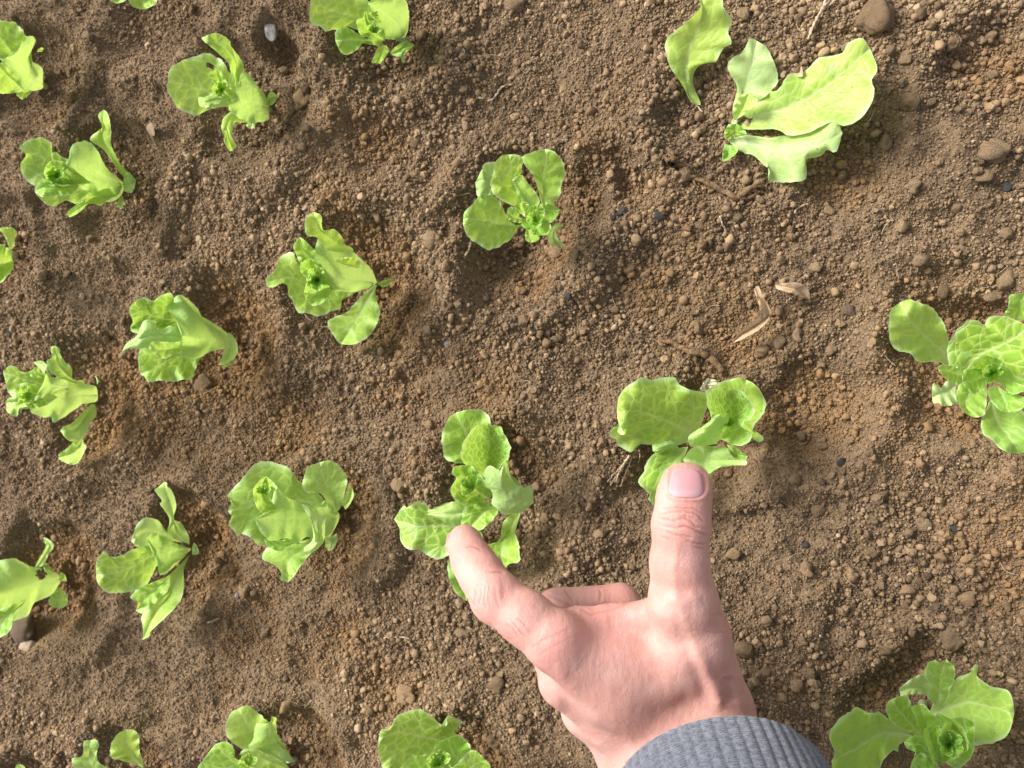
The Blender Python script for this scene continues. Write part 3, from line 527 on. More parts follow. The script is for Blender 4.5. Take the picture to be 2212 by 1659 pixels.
# small crinkled leaves packed in the hearts
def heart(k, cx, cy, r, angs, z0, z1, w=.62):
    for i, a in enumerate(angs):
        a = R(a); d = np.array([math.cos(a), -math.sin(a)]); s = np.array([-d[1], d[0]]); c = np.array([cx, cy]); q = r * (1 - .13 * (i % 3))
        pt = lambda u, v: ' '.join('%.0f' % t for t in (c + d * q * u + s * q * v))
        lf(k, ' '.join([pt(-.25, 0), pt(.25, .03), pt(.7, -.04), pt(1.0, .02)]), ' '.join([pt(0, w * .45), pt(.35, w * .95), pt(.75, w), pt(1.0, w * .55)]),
           ' '.join([pt(0, -w * .45), pt(.35, -w * .9), pt(.72, -w), pt(1.02, -w * .5)]), [z0, z0 + .2 * (z1 - z0), z0 + .55 * (z1 - z0), z1], h=.14 + .08 * (i % 2), zl=.8, zr=.8, ser=1.5, ruf=1.3, v=.75)  # low h: heart shade put into the leaf colour
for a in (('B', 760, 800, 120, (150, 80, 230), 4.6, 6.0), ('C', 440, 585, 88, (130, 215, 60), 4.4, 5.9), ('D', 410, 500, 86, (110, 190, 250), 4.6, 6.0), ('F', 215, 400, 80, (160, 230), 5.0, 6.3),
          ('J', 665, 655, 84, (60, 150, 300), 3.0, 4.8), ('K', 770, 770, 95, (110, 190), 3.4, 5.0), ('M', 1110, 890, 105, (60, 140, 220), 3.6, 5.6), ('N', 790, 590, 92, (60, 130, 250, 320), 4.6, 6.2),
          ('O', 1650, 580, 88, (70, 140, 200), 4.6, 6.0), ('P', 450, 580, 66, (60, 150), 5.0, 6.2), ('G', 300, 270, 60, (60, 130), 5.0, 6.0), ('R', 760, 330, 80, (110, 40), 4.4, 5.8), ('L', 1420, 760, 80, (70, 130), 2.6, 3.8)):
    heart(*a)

# ------------------------------------------------------------------ soil relief: planting pits round every lettuce, soft furrows, crumbs
def fpx(k, x, y):
    s, ox, oy = FR[k]; return x * s + ox, y * s + oy
PITS = []
for k, p in PL.items():
    bx, by = fpx(k, *p['base']); g = at_z(bx, by, -0.006)
    rr = {'X': .018, 'S': .030, 'V': .03}.get(k, .034); dd = {'X': .004, 'S': .006}.get(k, .0145)
    PITS.append((g[0], g[1], rr * (0.9 + .25 * random.random()), dd))
for px_, py_, rr, dd in ((1755, 905, .028, .010), (1130, 570, .030, .008), (1190, 985, .022, .007), (1095, 600, .02, .006), (1800, 330, .03, .006),
                         (1330, 400, .022, .005), (640, 90, .02, .008), (1900, 1420, .03, .007), (2080, 690, .03, .010), (2160, 160, .025, .008), (60, 1290, .03, .006),
                         (1420, 1000, .025, .007), (700, 1190, .03, .007), (830, 330, .02, .004), (400, 1140, .02, .005), (870, 1500, .03, .005)):
    g = at_z(px_, py_, 0.0); PITS.append((g[0], g[1], rr, dd))
for k in 'ABCDEFGHIP':
    bx, by = fpx(k, *PL[k]['base']); g = at_z(bx + 14, by + 6, -0.008)
    PITS.append((g[0] - .002, g[1], .012, .006))
def soil_big(x, y):
    h = 0.015 * vn(x * 7.5 + 3, y * 7.5, 1) + 0.0085 * vn(x * 19, y * 19, 2) + 0.0035 * vn(x * 38, y * 38, 8)
    for cx, cy, rr, dd in PITS:
        wob = 1 + .35 * vn(x * 55, y * 55, 7)
        d = np.hypot(x - cx, y - cy) / (rr * wob)
        h = h - dd * np.clip(1.12 - d ** 2 * .9, 0, 1) ** .8 + dd * .42 * np.exp(-((d - 1.35) / .28) ** 2)
    return h
def soil_h(x, y):
    h = soil_big(x, y)
    h = h + 0.0042 * vn(x * 62, y * 62, 3) + 0.0026 * vn(x * 150, y * 150, 4)
    h = h + 0.0017 * vn(x * 330, y * 330, 5) + 0.0010 * vn(x * 620, y * 620, 6)
    return h
def axis(lo, hi, st, far):
    a = np.arange(lo, hi, st); out = []; s = st; q = hi
    while q < far: s *= 1.35; q += s; out.append(q)
    neg = []; s = st; q = lo
    while q > -far: s *= 1.35; q -= s; neg.append(q)
    return np.concatenate([neg[::-1], a, [hi], out])
xs = axis(-0.60, 0.21, 0.00125, 4.0); ys = axis(-0.33, 0.33, 0.00125, 4.0)
X, Y = np.meshgrid(xs, ys, indexing='ij')
Z = soil_h(X, Y)
nx, ny = X.shape
idx = np.arange(nx * ny).reshape(nx, ny)
q = np.stack([idx[:-1, :-1], idx[1:, :-1], idx[1:, 1:], idx[:-1, 1:]], -1).reshape(-1, 4)
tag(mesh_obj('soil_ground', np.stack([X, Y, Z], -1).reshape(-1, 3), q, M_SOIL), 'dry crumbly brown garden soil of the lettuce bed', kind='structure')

# loose crumbs, far too many to count: one object that scatters rough little grains
def crumb_points():
    P, S, T, WM = [], [], [], []
    def add(n, lo, hi, power, dens):
        x = RNG.uniform(-0.59, 0.20, n); y = RNG.uniform(-0.32, 0.32, n)
        px_, py_, _ = to_px(np.stack([x, y, np.zeros(n)], -1))
        ok = (px_ > -170) & (px_ < PW + 170) & (py_ > -170) & (py_ < PH + 170)
        x, y = x[ok], y[ok]
        hb = soil_big(x, y); pit = np.clip(-hb / .010, 0, 1)
        dn = dens + (1.1 * vn(x * 11, y * 11, 23) + .8 * vn(x * 24, y * 24, 21)) * (1.25 if lo > .001 else .5) + .6 * vn(x * 60, y * 60, 22) + .55 * pit
        ok = RNG.uniform(0, 1, len(x)) < dn
        x, y, pit = x[ok], y[ok], pit[ok]
        d = lo * (1 - RNG.uniform(0, 1, len(x)) * (1 - (lo / hi) ** power)) ** (-1 / power)
        z = soil_h(x, y) + d * RNG.uniform(.05, .42, len(x))
        WM.append(np.clip((vn(x * 13, y * 13, 33) + .5 * vn(x * 38, y * 38, 34) - .13 + .42 * pit) * 1.7, 0, .8))
        P.append(np.stack([x, y, z], -1)); S.append(d)
        T.append(np.clip(RNG.normal(.44, .22, len(x)) + .10 * (d > .0022) + .35 * vn(x * 9, y * 9, 31), .0, 1.0))
    add(430000, .0007, .0015, .9, .72)
    add(78000, .0014, .0032, 1.9, .42)
    add(7500, .0030, .0054, 2.4, .36)
    return np.concatenate(P), np.concatenate(S), np.concatenate(T), np.concatenate(WM)
CP, CS, CT, CW = crumb_points()
me = bpy.data.meshes.new('soil_crumbs'); me.vertices.add(len(CP)); me.vertices.foreach_set('co', CP.astype(np.float32).ravel())
nC = len(CP)
def vattr(name, typ, val, key):
    a = me.attributes.new(name, typ, 'POINT'); a.data.foreach_set(key, val)
sc3 = CS[:, None] * 0.5 * RNG.uniform(.78, 1.25, (nC, 3))
vattr('grain', 'FLOAT_VECTOR', sc3.astype(np.float32).ravel(), 'vector')
vattr('turn', 'FLOAT_VECTOR', RNG.uniform(0, 6.28, (nC, 3)).astype(np.float32).ravel(), 'vector')
vattr('tint', 'FLOAT', CT.astype(np.float32), 'value')
vattr('warm', 'FLOAT', CW.astype(np.float32), 'value')
vattr('pick', 'INT', RNG.integers(0, 7, nC).astype(np.int32), 'value')
crumbs = bpy.data.objects.new('soil_crumbs', me); COL.objects.link(crumbs)
tag(crumbs, 'countless loose soil crumbs covering the bed', kind='stuff')
ng = bpy.data.node_groups.new('scatter_grains', 'GeometryNodeTree')
ng.interface.new_socket('Geometry', in_out='INPUT', socket_type='NodeSocketGeometry')
ng.interface.new_socket('Geometry', in_out='OUTPUT', socket_type='NodeSocketGeometry')
gi = ng.nodes.new('NodeGroupInput'); go = ng.nodes.new('NodeGroupOutput')
g2i = ng.nodes.new('GeometryNodeGeometryToInstance')
for k in range(7):
    ico = ng.nodes.new('GeometryNodeMeshIcoSphere'); ico.inputs['Radius'].default_value = 1.0; ico.inputs['Subdivisions'].default_value = 2
    pos = ng.nodes.new('GeometryNodeInputPosition')
    noi = ng.nodes.new('ShaderNodeTexNoise'); noi.noise_dimensions = '4D'
    noi.inputs['Scale'].default_value = 1.35; noi.inputs['W'].default_value = 3.7 * k; noi.inputs['Detail'].default_value = 2.0
    ng.links.new(pos.outputs[0], noi.inputs['Vector'])
    sub = ng.nodes.new('ShaderNodeVectorMath'); sub.operation = 'SUBTRACT'; sub.inputs[1].default_value = (.5, .5, .5); ng.links.new(noi.outputs['Color'], sub.inputs[0])
    mul = ng.nodes.new('ShaderNodeVectorMath'); mul.operation = 'SCALE'; mul.inputs['Scale'].default_value = 1.7; ng.links.new(sub.outputs[0], mul.inputs[0])
    sp = ng.nodes.new('GeometryNodeSetPosition'); ng.links.new(ico.outputs['Mesh'], sp.inputs['Geometry']); ng.links.new(mul.outputs[0], sp.inputs['Offset'])
    sm = ng.nodes.new('GeometryNodeSetShadeSmooth'); ng.links.new(sp.outputs[0], sm.inputs[0]); sm.inputs['Shade Smooth'].default_value = k % 2 == 0
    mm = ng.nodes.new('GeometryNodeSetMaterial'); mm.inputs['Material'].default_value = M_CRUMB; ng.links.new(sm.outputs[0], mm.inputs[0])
    ng.links.new(mm.outputs[0], g2i.inputs[0])
iop = ng.nodes.new('GeometryNodeInstanceOnPoints'); iop.inputs['Pick Instance'].default_value = True
ng.links.new(gi.outputs[0], iop.inputs['Points']); ng.links.new(g2i.outputs[0], iop.inputs['Instance'])
for nm, typ, sock in (('grain', 'FLOAT_VECTOR', 'Scale'), ('turn', 'FLOAT_VECTOR', 'Rotation'), ('pick', 'INT', 'Instance Index')):
    na = ng.nodes.new('GeometryNodeInputNamedAttribute'); na.data_type = typ; na.inputs['Name'].default_value = nm
    ng.links.new(na.outputs[0], iop.inputs[sock])
ng.links.new(iop.outputs[0], go.inputs[0])
mod = crumbs.modifiers.new('scatter', 'NODES'); mod.node_group = ng
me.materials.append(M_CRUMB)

# ------------------------------------------------------------------ leaves
def pts(s): a = np.array([float(t) for t in s.split()]); return a.reshape(-1, 2)
def spline(P, n):
    P = np.asarray(P, float)
    Q = np.vstack([2 * P[0] - P[1], P, 2 * P[-1] - P[-2]])
    out = []
    for i in range(1, len(Q) - 2):
        t = np.linspace(0, 1, 14, endpoint=False)[:, None]
        a, b, c, d = Q[i - 1], Q[i], Q[i + 1], Q[i + 2]
        out.append(.5 * (2 * b + (c - a) * t + (2 * a - 5 * b + 4 * c - d) * t ** 2 + (3 * b - a - 3 * c + d) * t ** 3))
    out.append(P[-1:]); C = np.vstack(out)
    s = np.concatenate([[0], np.cumsum(np.linalg.norm(np.diff(C, axis=0), axis=1))])
    u = np.linspace(0, s[-1], n)
    return np.stack([np.interp(u, s, C[:, k]) for k in range(C.shape[1])], 1)
NS, NW = 46, 8
def leaf_geom(k, M, L, Rr, z, o, rnd):
    sc, ox, oy = FR[k]
    T = lambda a: a * sc + np.array([ox, oy])
    M, L, Rr = T(pts(M)), T(pts(L)), T(pts(Rr))
    A = np.vstack([M[:1], L, M[-1:]]); B = np.vstack([M[:1], Rr, M[-1:]])
    cm, cl, cr = spline(M, NS), spline(A, NS), spline(B, NS)
    t_ = np.gradient(cm, axis=0); sd_ = np.sum(t_[:, 0] * (cr - cl)[:, 1] - t_[:, 1] * (cr - cl)[:, 0])
    if sd_ < 0: cl, cr = cr, cl
    t = np.linspace(0, 1, NS)
    zz = ZC[z] if isinstance(z, str) else z
    zm = spline(np.stack([np.linspace(0, 1, len(zz)), zz], 1), NS)[:, 1] if len(zz) > 2 else np.interp(t, np.linspace(0, 1, len(zz)), zz)
    ser = o.get('ser', .9)
    env = np.sin(np.pi * np.clip(t, 0, 1)) ** .7
    for c in (cl, cr):
        d = c - cm; ln = np.linalg.norm(d, axis=1, keepdims=True) + 1e-6
        jit = np.interp(np.arange(NS), np.cumsum(rnd.uniform(1.2, 3.2, 40)), rnd.uniform(-1, .8, 40) * (1 - 2 * (np.arange(40) % 2))  * np.where(np.arange(40) % 2, 1, -1))
        jit = (jit + .45 * rnd.uniform(-1, 1, NS)) * ser * 2.6
        c += d / ln * (jit * env)[:, None] * np.clip(ln / 42, 0, 1)
    cols, zs, ss = [], [], []
    wrap = z == 'w' or (o.get('u') and 'zl' not in o)
    a_, b_ = (-1.0, -.5) if wrap else (.15, .55)
    zl = o.get('zl', rnd.uniform(a_, b_)); zr = o.get('zr', rnd.uniform(a_, b_)); bb = o.get('bb', .45 if wrap else .25)
    for j in range(-NW, NW + 1):
        s = abs(j) / NW; c = cl if j < 0 else cr; e = zl if j < 0 else zr
        sp = s
        cols.append(cm * (1 - sp) + c * sp)
        zs.append(zm + env * (e * s ** 1.7 + bb * 4 * s * (1 - s) * .5)); ss.append(j / NW)
    C = np.stack(cols, 1); Zc = np.stack(zs, 1) * .01; Sg = np.broadcast_to(np.array(ss), (NS, 2 * NW + 1))
    Tg = np.broadcast_to(t[:, None], Sg.shape)
    ruf = min(o.get('ruf', 1.0), 1.35) * .0019
    ph = rnd.uniform(0, 6.28); ph2 = rnd.uniform(0, 6.28)
    wave = np.where(Sg < 0, np.sin(Tg * 17 + ph + 2.2 * np.sin(Tg * 5 + ph2)) + .45 * np.sin(Tg * 33 + ph2), np.sin(Tg * 18 + ph2 + 2.2 * np.sin(Tg * 4 + ph)) + .45 * np.sin(Tg * 31 + ph))
    P = at_z(C[..., 0], C[..., 1], Zc)
    # arc lengths on the real leaf
    ly = np.concatenate([[0], np.cumsum(np.linalg.norm(np.diff(P[:, NW], axis=0), axis=1))])
    lx = np.zeros(Sg.shape)
    for j in range(NW + 1, 2 * NW + 1): lx[:, j] = lx[:, j - 1] + np.linalg.norm(P[:, j] - P[:, j - 1], axis=1)
    for j in range(NW - 1, -1, -1): lx[:, j] = lx[:, j + 1] - np.linalg.norm(P[:, j] - P[:, j + 1], axis=1)
    gu = np.gradient(P, axis=0); gv = np.gradient(P, axis=1)
    nn = np.cross(gv, gu); nn /= np.linalg.norm(nn, axis=-1, keepdims=True) + 1e-12
    wid = np.abs(lx).max() + 1e-6
    rx = lx * 100; ry = np.broadcast_to(ly[:, None] * 100, Sg.shape)
    off = rnd.uniform(0, 40)
    blist = .0008 * (vn(rx * 1.9 + off, ry * 1.9, 41) + .5 * vn(rx * 3.7, ry * 3.7 + off, 42)) * np.sin(np.pi * Tg) * min(1, wid / .012)
    D = ruf * min(1.0, wid / .016) * np.abs(Sg) ** 2.2 * wave * np.sin(np.pi * np.clip(Tg * .97 + .03, 0, 1)) + blist * (1.35 if o.get('v', .5) > .45 else .8)
    ray = P - CAM; ray /= np.linalg.norm(ray, axis=-1, keepdims=True)
    P = P - ray * (D * 1.5)[..., None]
    gh = soil_big(P[..., 0], P[..., 1]) + .0035 + .002 * Tg
    low = (P[..., 2] < gh) & (Tg > .15)
    P[..., 2] = np.where(low, gh, P[..., 2])
    n1, n2 = Sg.shape
    ix = np.arange(n1 * n2).reshape(n1, n2)
    F = np.stack([ix[:-1, :-1], ix[:-1, 1:], ix[1:, 1:], ix[1:, :-1]], -1).reshape(-1, 4)
    for hx, hy, hr in o.get('hole', []):
        hp = np.array([hx * sc + ox, hy * sc + oy])
        cc = C.reshape(-1, 2)[F].mean(1)
        F = F[np.hypot(*(cc - hp).T) > hr * sc]
    if o.get('u'): F = F[:, ::-1]
    return P.reshape(-1, 3), F, rx.ravel(), (ry + 50 * rnd.uniform(0, 1)).ravel(), Tg.ravel(), Sg.ravel()
def rest_uv(o, u, v):
    me = o.data; uvl = me.uv_layers.new(name='rest')
    li = np.empty(len(me.loops), np.int32); me.loops.foreach_get('vertex_index', li)
    uvl.data.foreach_set('uv', np.stack([np.asarray(u)[li], np.asarray(v)[li]], 1).astype(np.float32).ravel())
def tube(path, rad, n=8, cap=True):
    P = np.asarray(path, float); k = len(P); V = []
    T = np.gradient(P, axis=0); T /= np.linalg.norm(T, axis=1, keepdims=True) + 1e-12
    up = np.array([.31, .22, .93])
    for i in range(k):
        a = np.cross(T[i], up); a /= np.linalg.norm(a) + 1e-12; b = np.cross(a, T[i])
        th = np.linspace(0, 2 * np.pi, n, endpoint=False)
        rr = rad[i] if np.ndim(rad) else rad
        V.append(P[i] + rr * (np.cos(th)[:, None] * a + np.sin(th)[:, None] * b))
    F = []
    for i in range(k - 1):
        for j in range(n):
            F.append([i * n + j, i * n + (j + 1) % n, (i + 1) * n + (j + 1) % n, (i + 1) * n + j])
    V = np.vstack(V)
    if cap:
        F.append(list(range(n))[::-1]); F.append([(k - 1) * n + j for j in range(n)])
    return V, F
LOW = set()
GL = 'lettuce seedlings planted in the bed'
for k, p in PL.items():
    rnd = np.random.default_rng(ord(k) * 7 + 1)
    bx, by = fpx(k, *p['base']); zb = -.004
    for _ in range(3):
        g = at_z(bx, by, zb); zb = float(soil_big(np.array([g[0]]), np.array([g[1]]))[0])
    g = at_z(bx, by, zb)
    hsh = rnd.uniform(-.13, .13)
    root = empty('lettuce', tuple(g), label=p['label'], cat='lettuce', group=GL)
    for (M, L, Rr, z, o) in p['leaves']:
        V, F, u, v, lt, ls = leaf_geom(k, M, L, Rr, z, o, rnd)
        ob = mesh_obj('leaf', V, F, M_CREAM if o.get('mat') == 'cream' else M_LEAF, root)
        lx_, ly_, _ = to_px(V); kp = V[:, 2] < .032
        LOW.update(zip((lx_[kp] // 12).astype(int), (ly_[kp] // 12).astype(int)))
        rest_uv(ob, u, v); fattr(ob, 'lt', lt); fattr(ob, 'ls', ls)
        ob.color = (min(1, max(0, o.get('h', .45) + hsh + rnd.uniform(-.14, .14))), o.get('v', .55), o.get('p', 0.04) + max(0, rnd.uniform(-.08, .12)), 1)  # low h on heart leaves paints the shade inside them as darker green
        if o.get('mat') == 'cream': ob['label'] = 'shrivelled cream-white dead leaf'
    # stalk: short, from the pit up into the first leaves
    tops = np.array([leaf_geom(k, *l[:4], l[4], np.random.default_rng(1))[0][NW + (2 * NW + 1) * 11] for l in p['leaves'][:3]])
    mean = tops.mean(0)
    if k not in 'UV':
        c = np.array(g); dirv = mean - c; ln = min(np.linalg.norm(dirv), .014); dirv = dirv / (np.linalg.norm(dirv) + 1e-9)
        path = [c + dirv * ln * t + np.array([0, 0, -.006 * (1 - t)]) for t in np.linspace(0, 1, 6)]
        V, F = tube(path, np.linspace(.0026, .0017, 6) * (.6 if k in 'XS' else 1), 10)
        mesh_obj('stem', V, F, M_STEM, root)

# ------------------------------------------------------------------ clods and stones lying loose on the soil
def rock(seed, sub=3, rough=.55, ang=0.0):
    import bmesh
    bm = bmesh.new(); bmesh.ops.create_icosphere(bm, subdivisions=sub, radius=1.0)
    v = np.array([x.co[:] for x in bm.verts]); f = np.array([[q.index for q in x.verts] for x in bm.faces]); bm.free()
    s = seed * 17.3
    d = 1 + rough * (vn(v[:, 0] * 1.1 + s, v[:, 1] * 1.1 + v[:, 2] * .9, seed) + vn(v[:, 1] * 1.2 + s, v[:, 2] * 1.2 - v[:, 0] * .7, seed + 9))
    d = d + rough * .38 * vn(v[:, 0] * 3.1 + v[:, 2] * 2.3 + s, v[:, 1] * 3.1 - v[:, 2] * 1.7, seed + 3)
    if sub > 3: d = d + rough * .22 * vn(v[:, 0] * 8 + v[:, 2] * 7 + s, v[:, 1] * 8 - v[:, 2] * 5, seed + 4)
    v = v * d[:, None]
    if ang:
        r2 = np.random.default_rng(seed)
        for _ in range(9):
            nrm = r2.normal(size=3); nrm /= np.linalg.norm(nrm); c = .62 + .2 * r2.random()
            e = np.clip(v @ nrm - c, 0, None); v = v - e[:, None] * nrm * ang
    return v / np.abs(v).max(0).mean(), f
def rock_mesh(name, seed, mat, sub=3, rough=.55, ang=0.0):
    v, f = rock(seed, sub, rough, ang)
    me = bpy.data.meshes.new(name); me.from_pydata([tuple(p) for p in v], [], [tuple(q) for q in f]); me.update()
    me.polygons.foreach_set('use_smooth', np.ones(len(me.polygons), bool)); me.materials.append(mat); return me
CLODS = [rock_mesh('soil_clod', 60 + i, M_CLOD, 3, .85, .7 if i % 2 == 0 else .3) for i in range(9)]
BIG = [rock_mesh('soil_clod', 90 + i, M_CLOD, 4, .6, .7 if i % 2 else .25) for i in range(6)]
def put(name, me, px_, py_, wpx, sink=.30, flat=.8, rz=0., asp=1.0):
    z = 0.0
    for _ in range(4):
        g = at_z(px_, py_, z); z = float(soil_h(np.array([g[0]]), np.array([g[1]]))[0])
    f = to_px(g)[2]; r = wpx * .5 * f / FPX
    o = bpy.data.objects.new(name, me); COL.objects.link(o)
    o.location = (g[0], g[1], z + r * flat * (1 - 2 * sink) * .9); o.scale = (r * asp, r / asp ** .5, r * flat); o.rotation_euler = (random.uniform(-.25, .25), random.uniform(-.25, .25), rz)
    return o
named = [  # px, py, width px, label
    (1890, 35, 86, 'biggest smooth round soil clod, at the top edge right of the pale limp lettuce'),
    (1480, 378, 40, 'round soil clod beside the twisted dead stem'),
    (1850, 153, 40, 'flat crumbly clod just right of the long yellow-green leaf tip'),
    (1962, 222, 46, 'lumpy clod with a ragged top, among the pebbles right of the limp lettuce'),
    (2140, 330, 62, 'long pale brown clod set into the slope near the right edge, below the corner'),
    (1955, 128, 30, 'angular tan clod above the lumpy one, right of the limp lettuce'),
    (2052, 1380, 58, 'large oval tan clod in the lower right, above the corner lettuce'),
    (1763, 1102, 34, 'rounded clod with a point, in a nest of crumbs right of the thumb'),
    (1812, 1065, 26, 'rounded clod in the dark hollow right of the thumb'),
    (935, 520, 42, 'knobbly oval clod left of the clover-shaped lettuce'),
    (656, 216, 46, 'broad dusty clod to the right of the holed lettuce'),
    (1505, 180, 30, 'dark round clod at the foot of the single standing leaf'),
    (1607, 34, 32, 'angular clod between the standing leaf and the top edge'),
    (1985, 34, 30, 'square-sided clod near the top edge at the right'),
    (2060, 88, 40, 'smooth oval clod near the top right corner'),
    (2175, 607, 44, 'clod at the right edge above the large cut-off lettuce'),
    (2140, 640, 36, 'clod beside the one at the right edge above the large cut-off lettuce'),
    (1995, 1130, 32, 'oval tan clod below the large cut-off lettuce'),
    (1883, 1190, 26, 'pale upright clod in the smooth soil at the right'),
    (2085, 1290, 38, 'three-cornered clod near the right edge, lower down'),
    (1745, 1455, 34, 'clod with a rough face near the cuff, lying among smaller ones'),
    (1720, 1478, 30, 'round clod just above the cuff among smaller ones'),
    (1605, 1400, 40, 'pair-like round clod touching the right side of the hand'),
    (880, 1500, 46, 'half-buried clod left of the wrist'),
    (1072, 1478, 40, 'ridged clod between wrist and bottom lettuce'),
    (860, 1050, 38, 'brown clod left of the lettuce under the index finger'),
    (815, 1170, 30, 'long low clod below the brown one, right of the rounded lettuce'),
    (440, 830, 50, 'half-buried clod under the tight lettuce bundle'),
    (1113, 12, 44, 'pinkish brown stone-like clod cut by the top edge in the middle'),
    (1200, 545, 34, 'orange-brown clod by the fallen pale seed leaf'),
]
for i, (x, y, wd, lb) in enumerate(named):
    o = put('soil_clod', BIG[i % len(BIG)], x, y, wd * 1.02, sink=.34, flat=.74, rz=random.uniform(0, 6), asp=random.uniform(1.0, 1.2))
    tag(o, lb, 'soil clod', 'larger soil clods')
placed = 0
rr = np.random.default_rng(77)
GPX = [fpx(k, *p['base']) for k, p in PL.items()]
while placed < 262:
    x = rr.uniform(5, PW - 5); y = rr.uniform(5, PH - 5)
    g = at_z(x, y, 0.)
    near = min(math.hypot(g[0] - c[0], g[1] - c[1]) / c[2] for c in PITS)
    bias = .22 + .78 * math.exp(-((near - .75) / .5) ** 2) + (.30 if x > 1500 else 0) + (.15 if y > 1300 and x > 900 else 0)
    if rr.uniform() > bias: continue
    if any((int(x // 12) + a, int(y // 12) + b) in LOW for a in (-1, 0, 1) for b in (-1, 0, 1)): continue
    f = to_px(g)[2]
    dia = .0044 + .0044 * rr.uniform() ** 3.0
    o = put('soil_clod', CLODS[placed % 9], x, y, dia / f * FPX, sink=rr.uniform(.18, .36), flat=rr.uniform(.7, .95), rz=rr.uniform(0, 6), asp=rr.uniform(.9, 1.25))
    tag(o, 'pea-sized brown soil clod, one of the many lying loose on the crumbly bed', 'soil clod', 'pea-sized soil clods')
    placed += 1
ST1 = rock_mesh('stone', 31, M_STONE, 4, .5, .8); ST2 = rock_mesh('stone', 35, M_STONE2, 4, .4, .95); ST3 = rock_mesh('stone', 38, M_STONE3, 3, .5, .9); CH = rock_mesh('chip', 44, M_CHAR, 3, .4, .95)
o = put('stone', ST1, 568, 55, 46, .42, .8, .6, .8); tag(o, 'whitish grey stone half sunk in the soil near the top edge', 'stone')
o = put('stone', ST2, 82, 1352, 82, .30, .55, .9, 1.1); tag(o, 'flat dark brown stone under the lettuce at the left edge', 'stone')
o = put('stone', ST3, 52, 1397, 40, .20, .6, .3, 1.2); tag(o, 'small tan stone in front of the flat brown stone, near the left edge', 'stone')
o = put('stone', ST3, 38, 1346, 26, .20, .6, 1.3, 1.2); tag(o, 'small tan stone between leaf and flat brown stone at the left edge', 'stone')
o = put('stone', ST2, 1835, 672, 34, .25, .6, 2.2, 1.1); tag(o, 'angular grey-brown stone right of the dried leaf pieces', 'stone')
o = put('stone', ST3, 181, 640, 18, .2, .8, .3, 1.0); tag(o, 'tiny tan three-cornered stone on the smooth soil at the left', 'stone')
o = put('stone', ST1, 513, 1378 - 92, 12, .2, .8, .3, 1.0); tag(o, 'tiny grey pebble below the ragged lettuce', 'stone')
o = put('stone', ST1, 967, 742, 15, .2, .5, .3, 1.5); tag(o, 'tiny white shell-like pebble in the middle of the bed', 'stone')
o = put('stone', ST1, 1957, 705, 14, .2, .5, .5, 1.4); tag(o, 'tiny white flake above the large cut-off lettuce', 'stone')
chips = [(1329, 468, 24, 'right of the clover-shaped lettuce'), (1346, 457, 20, 'touching another chip, right of the clover-shaped lettuce'), (2173, 404, 24, 'near the right edge, below the long pale clod'),
         (1440, 352, 20, 'left of the twisted dead stem'), (1283, 556, 16, 'on smooth soil in the picture centre'), (1738, 1178, 18, 'below the nest of crumbs right of the thumb'),
         (2060, 1143, 20, 'below the large cut-off lettuce'), (24, 721, 22, 'at the left edge between two lettuces'), (1820, 1000, 26, 'in the hollow under the large lettuce leaf'),
         (1425, 466, 24, 'below the twisted dead stem'), (1000, 1560, 16, 'above the bottom-edge lettuces'), (1225, 640, 18, 'under the slope below the clover-shaped lettuce')]
for x, y, s_, lb in chips:
    o = put('dark_chip', CH, x, y, s_, .3, .5, random.uniform(0, 6), 1.3)
    tag(o, 'small black charred chip ' + lb, 'chip', 'black charred chips in the soil')

# ------------------------------------------------------------------ dead leaves, stems, straw and root threads
FR['Z'] = (1.0, 0.0, 0.0)
def dry(name, M, L, Rr, z, mat, label, cat, h=0.):
    rnd = np.random.default_rng(len(label))
    V, F, u, v, lt, ls = leaf_geom('Z', M, L, Rr, z, dict(ser=.4, ruf=.6, v=.2), rnd)
    dz = soil_big(V[:, 0], V[:, 1]); V = V.copy(); V[:, 2] += np.median(dz) * .0
    o = mesh_obj(name, V, F, mat, None, origin=V.mean(0)); tag(o, label, cat)
    return o
dry('dry_leaf', '1662 682 1655 655 1640 640 1632 618', '1645 690 1640 660 1630 630', '1665 670 1648 640 1640 620', [.9, 1.1, 1.2, 1.0], M_DRY, 'upright part of a curled tan dead leaf above the hairy brown stem', 'dead leaf')
dry('dry_leaf', '1662 682 1630 705 1600 722 1580 742', '1655 672 1625 695 1598 716', '1660 692 1640 712 1605 732', [.9, .9, .8, .5], M_DRY, 'long pointed tan dead leaf lying left of the upright dry one', 'dead leaf')
dry('dry_leaf', '1674 615 1700 622 1725 628 1750 650', '1690 612 1720 610 1740 618 1748 632', '1680 625 1705 632 1735 642', [.7, 1.0, 1.1, .5], M_DRY, 'pinkish dry leaf piece arched over the soil, above the tan ones', 'dead leaf')
dry('dry_leaf', '325 290 340 288 362 293', '330 280 345 273 355 283', '335 296 350 300', [.3, .5, .3], M_SCRAP, 'brown dry leaf scrap below the holed lettuce', 'dead leaf')
dry('dry_leaf', '1712 166 1722 155 1730 138', '1712 158 1720 146', '1733 165 1733 150', [1.2, 1.4, 1.5], M_DRY, 'dry tan leaf tip sticking out behind the limp lettuce', 'dead leaf')
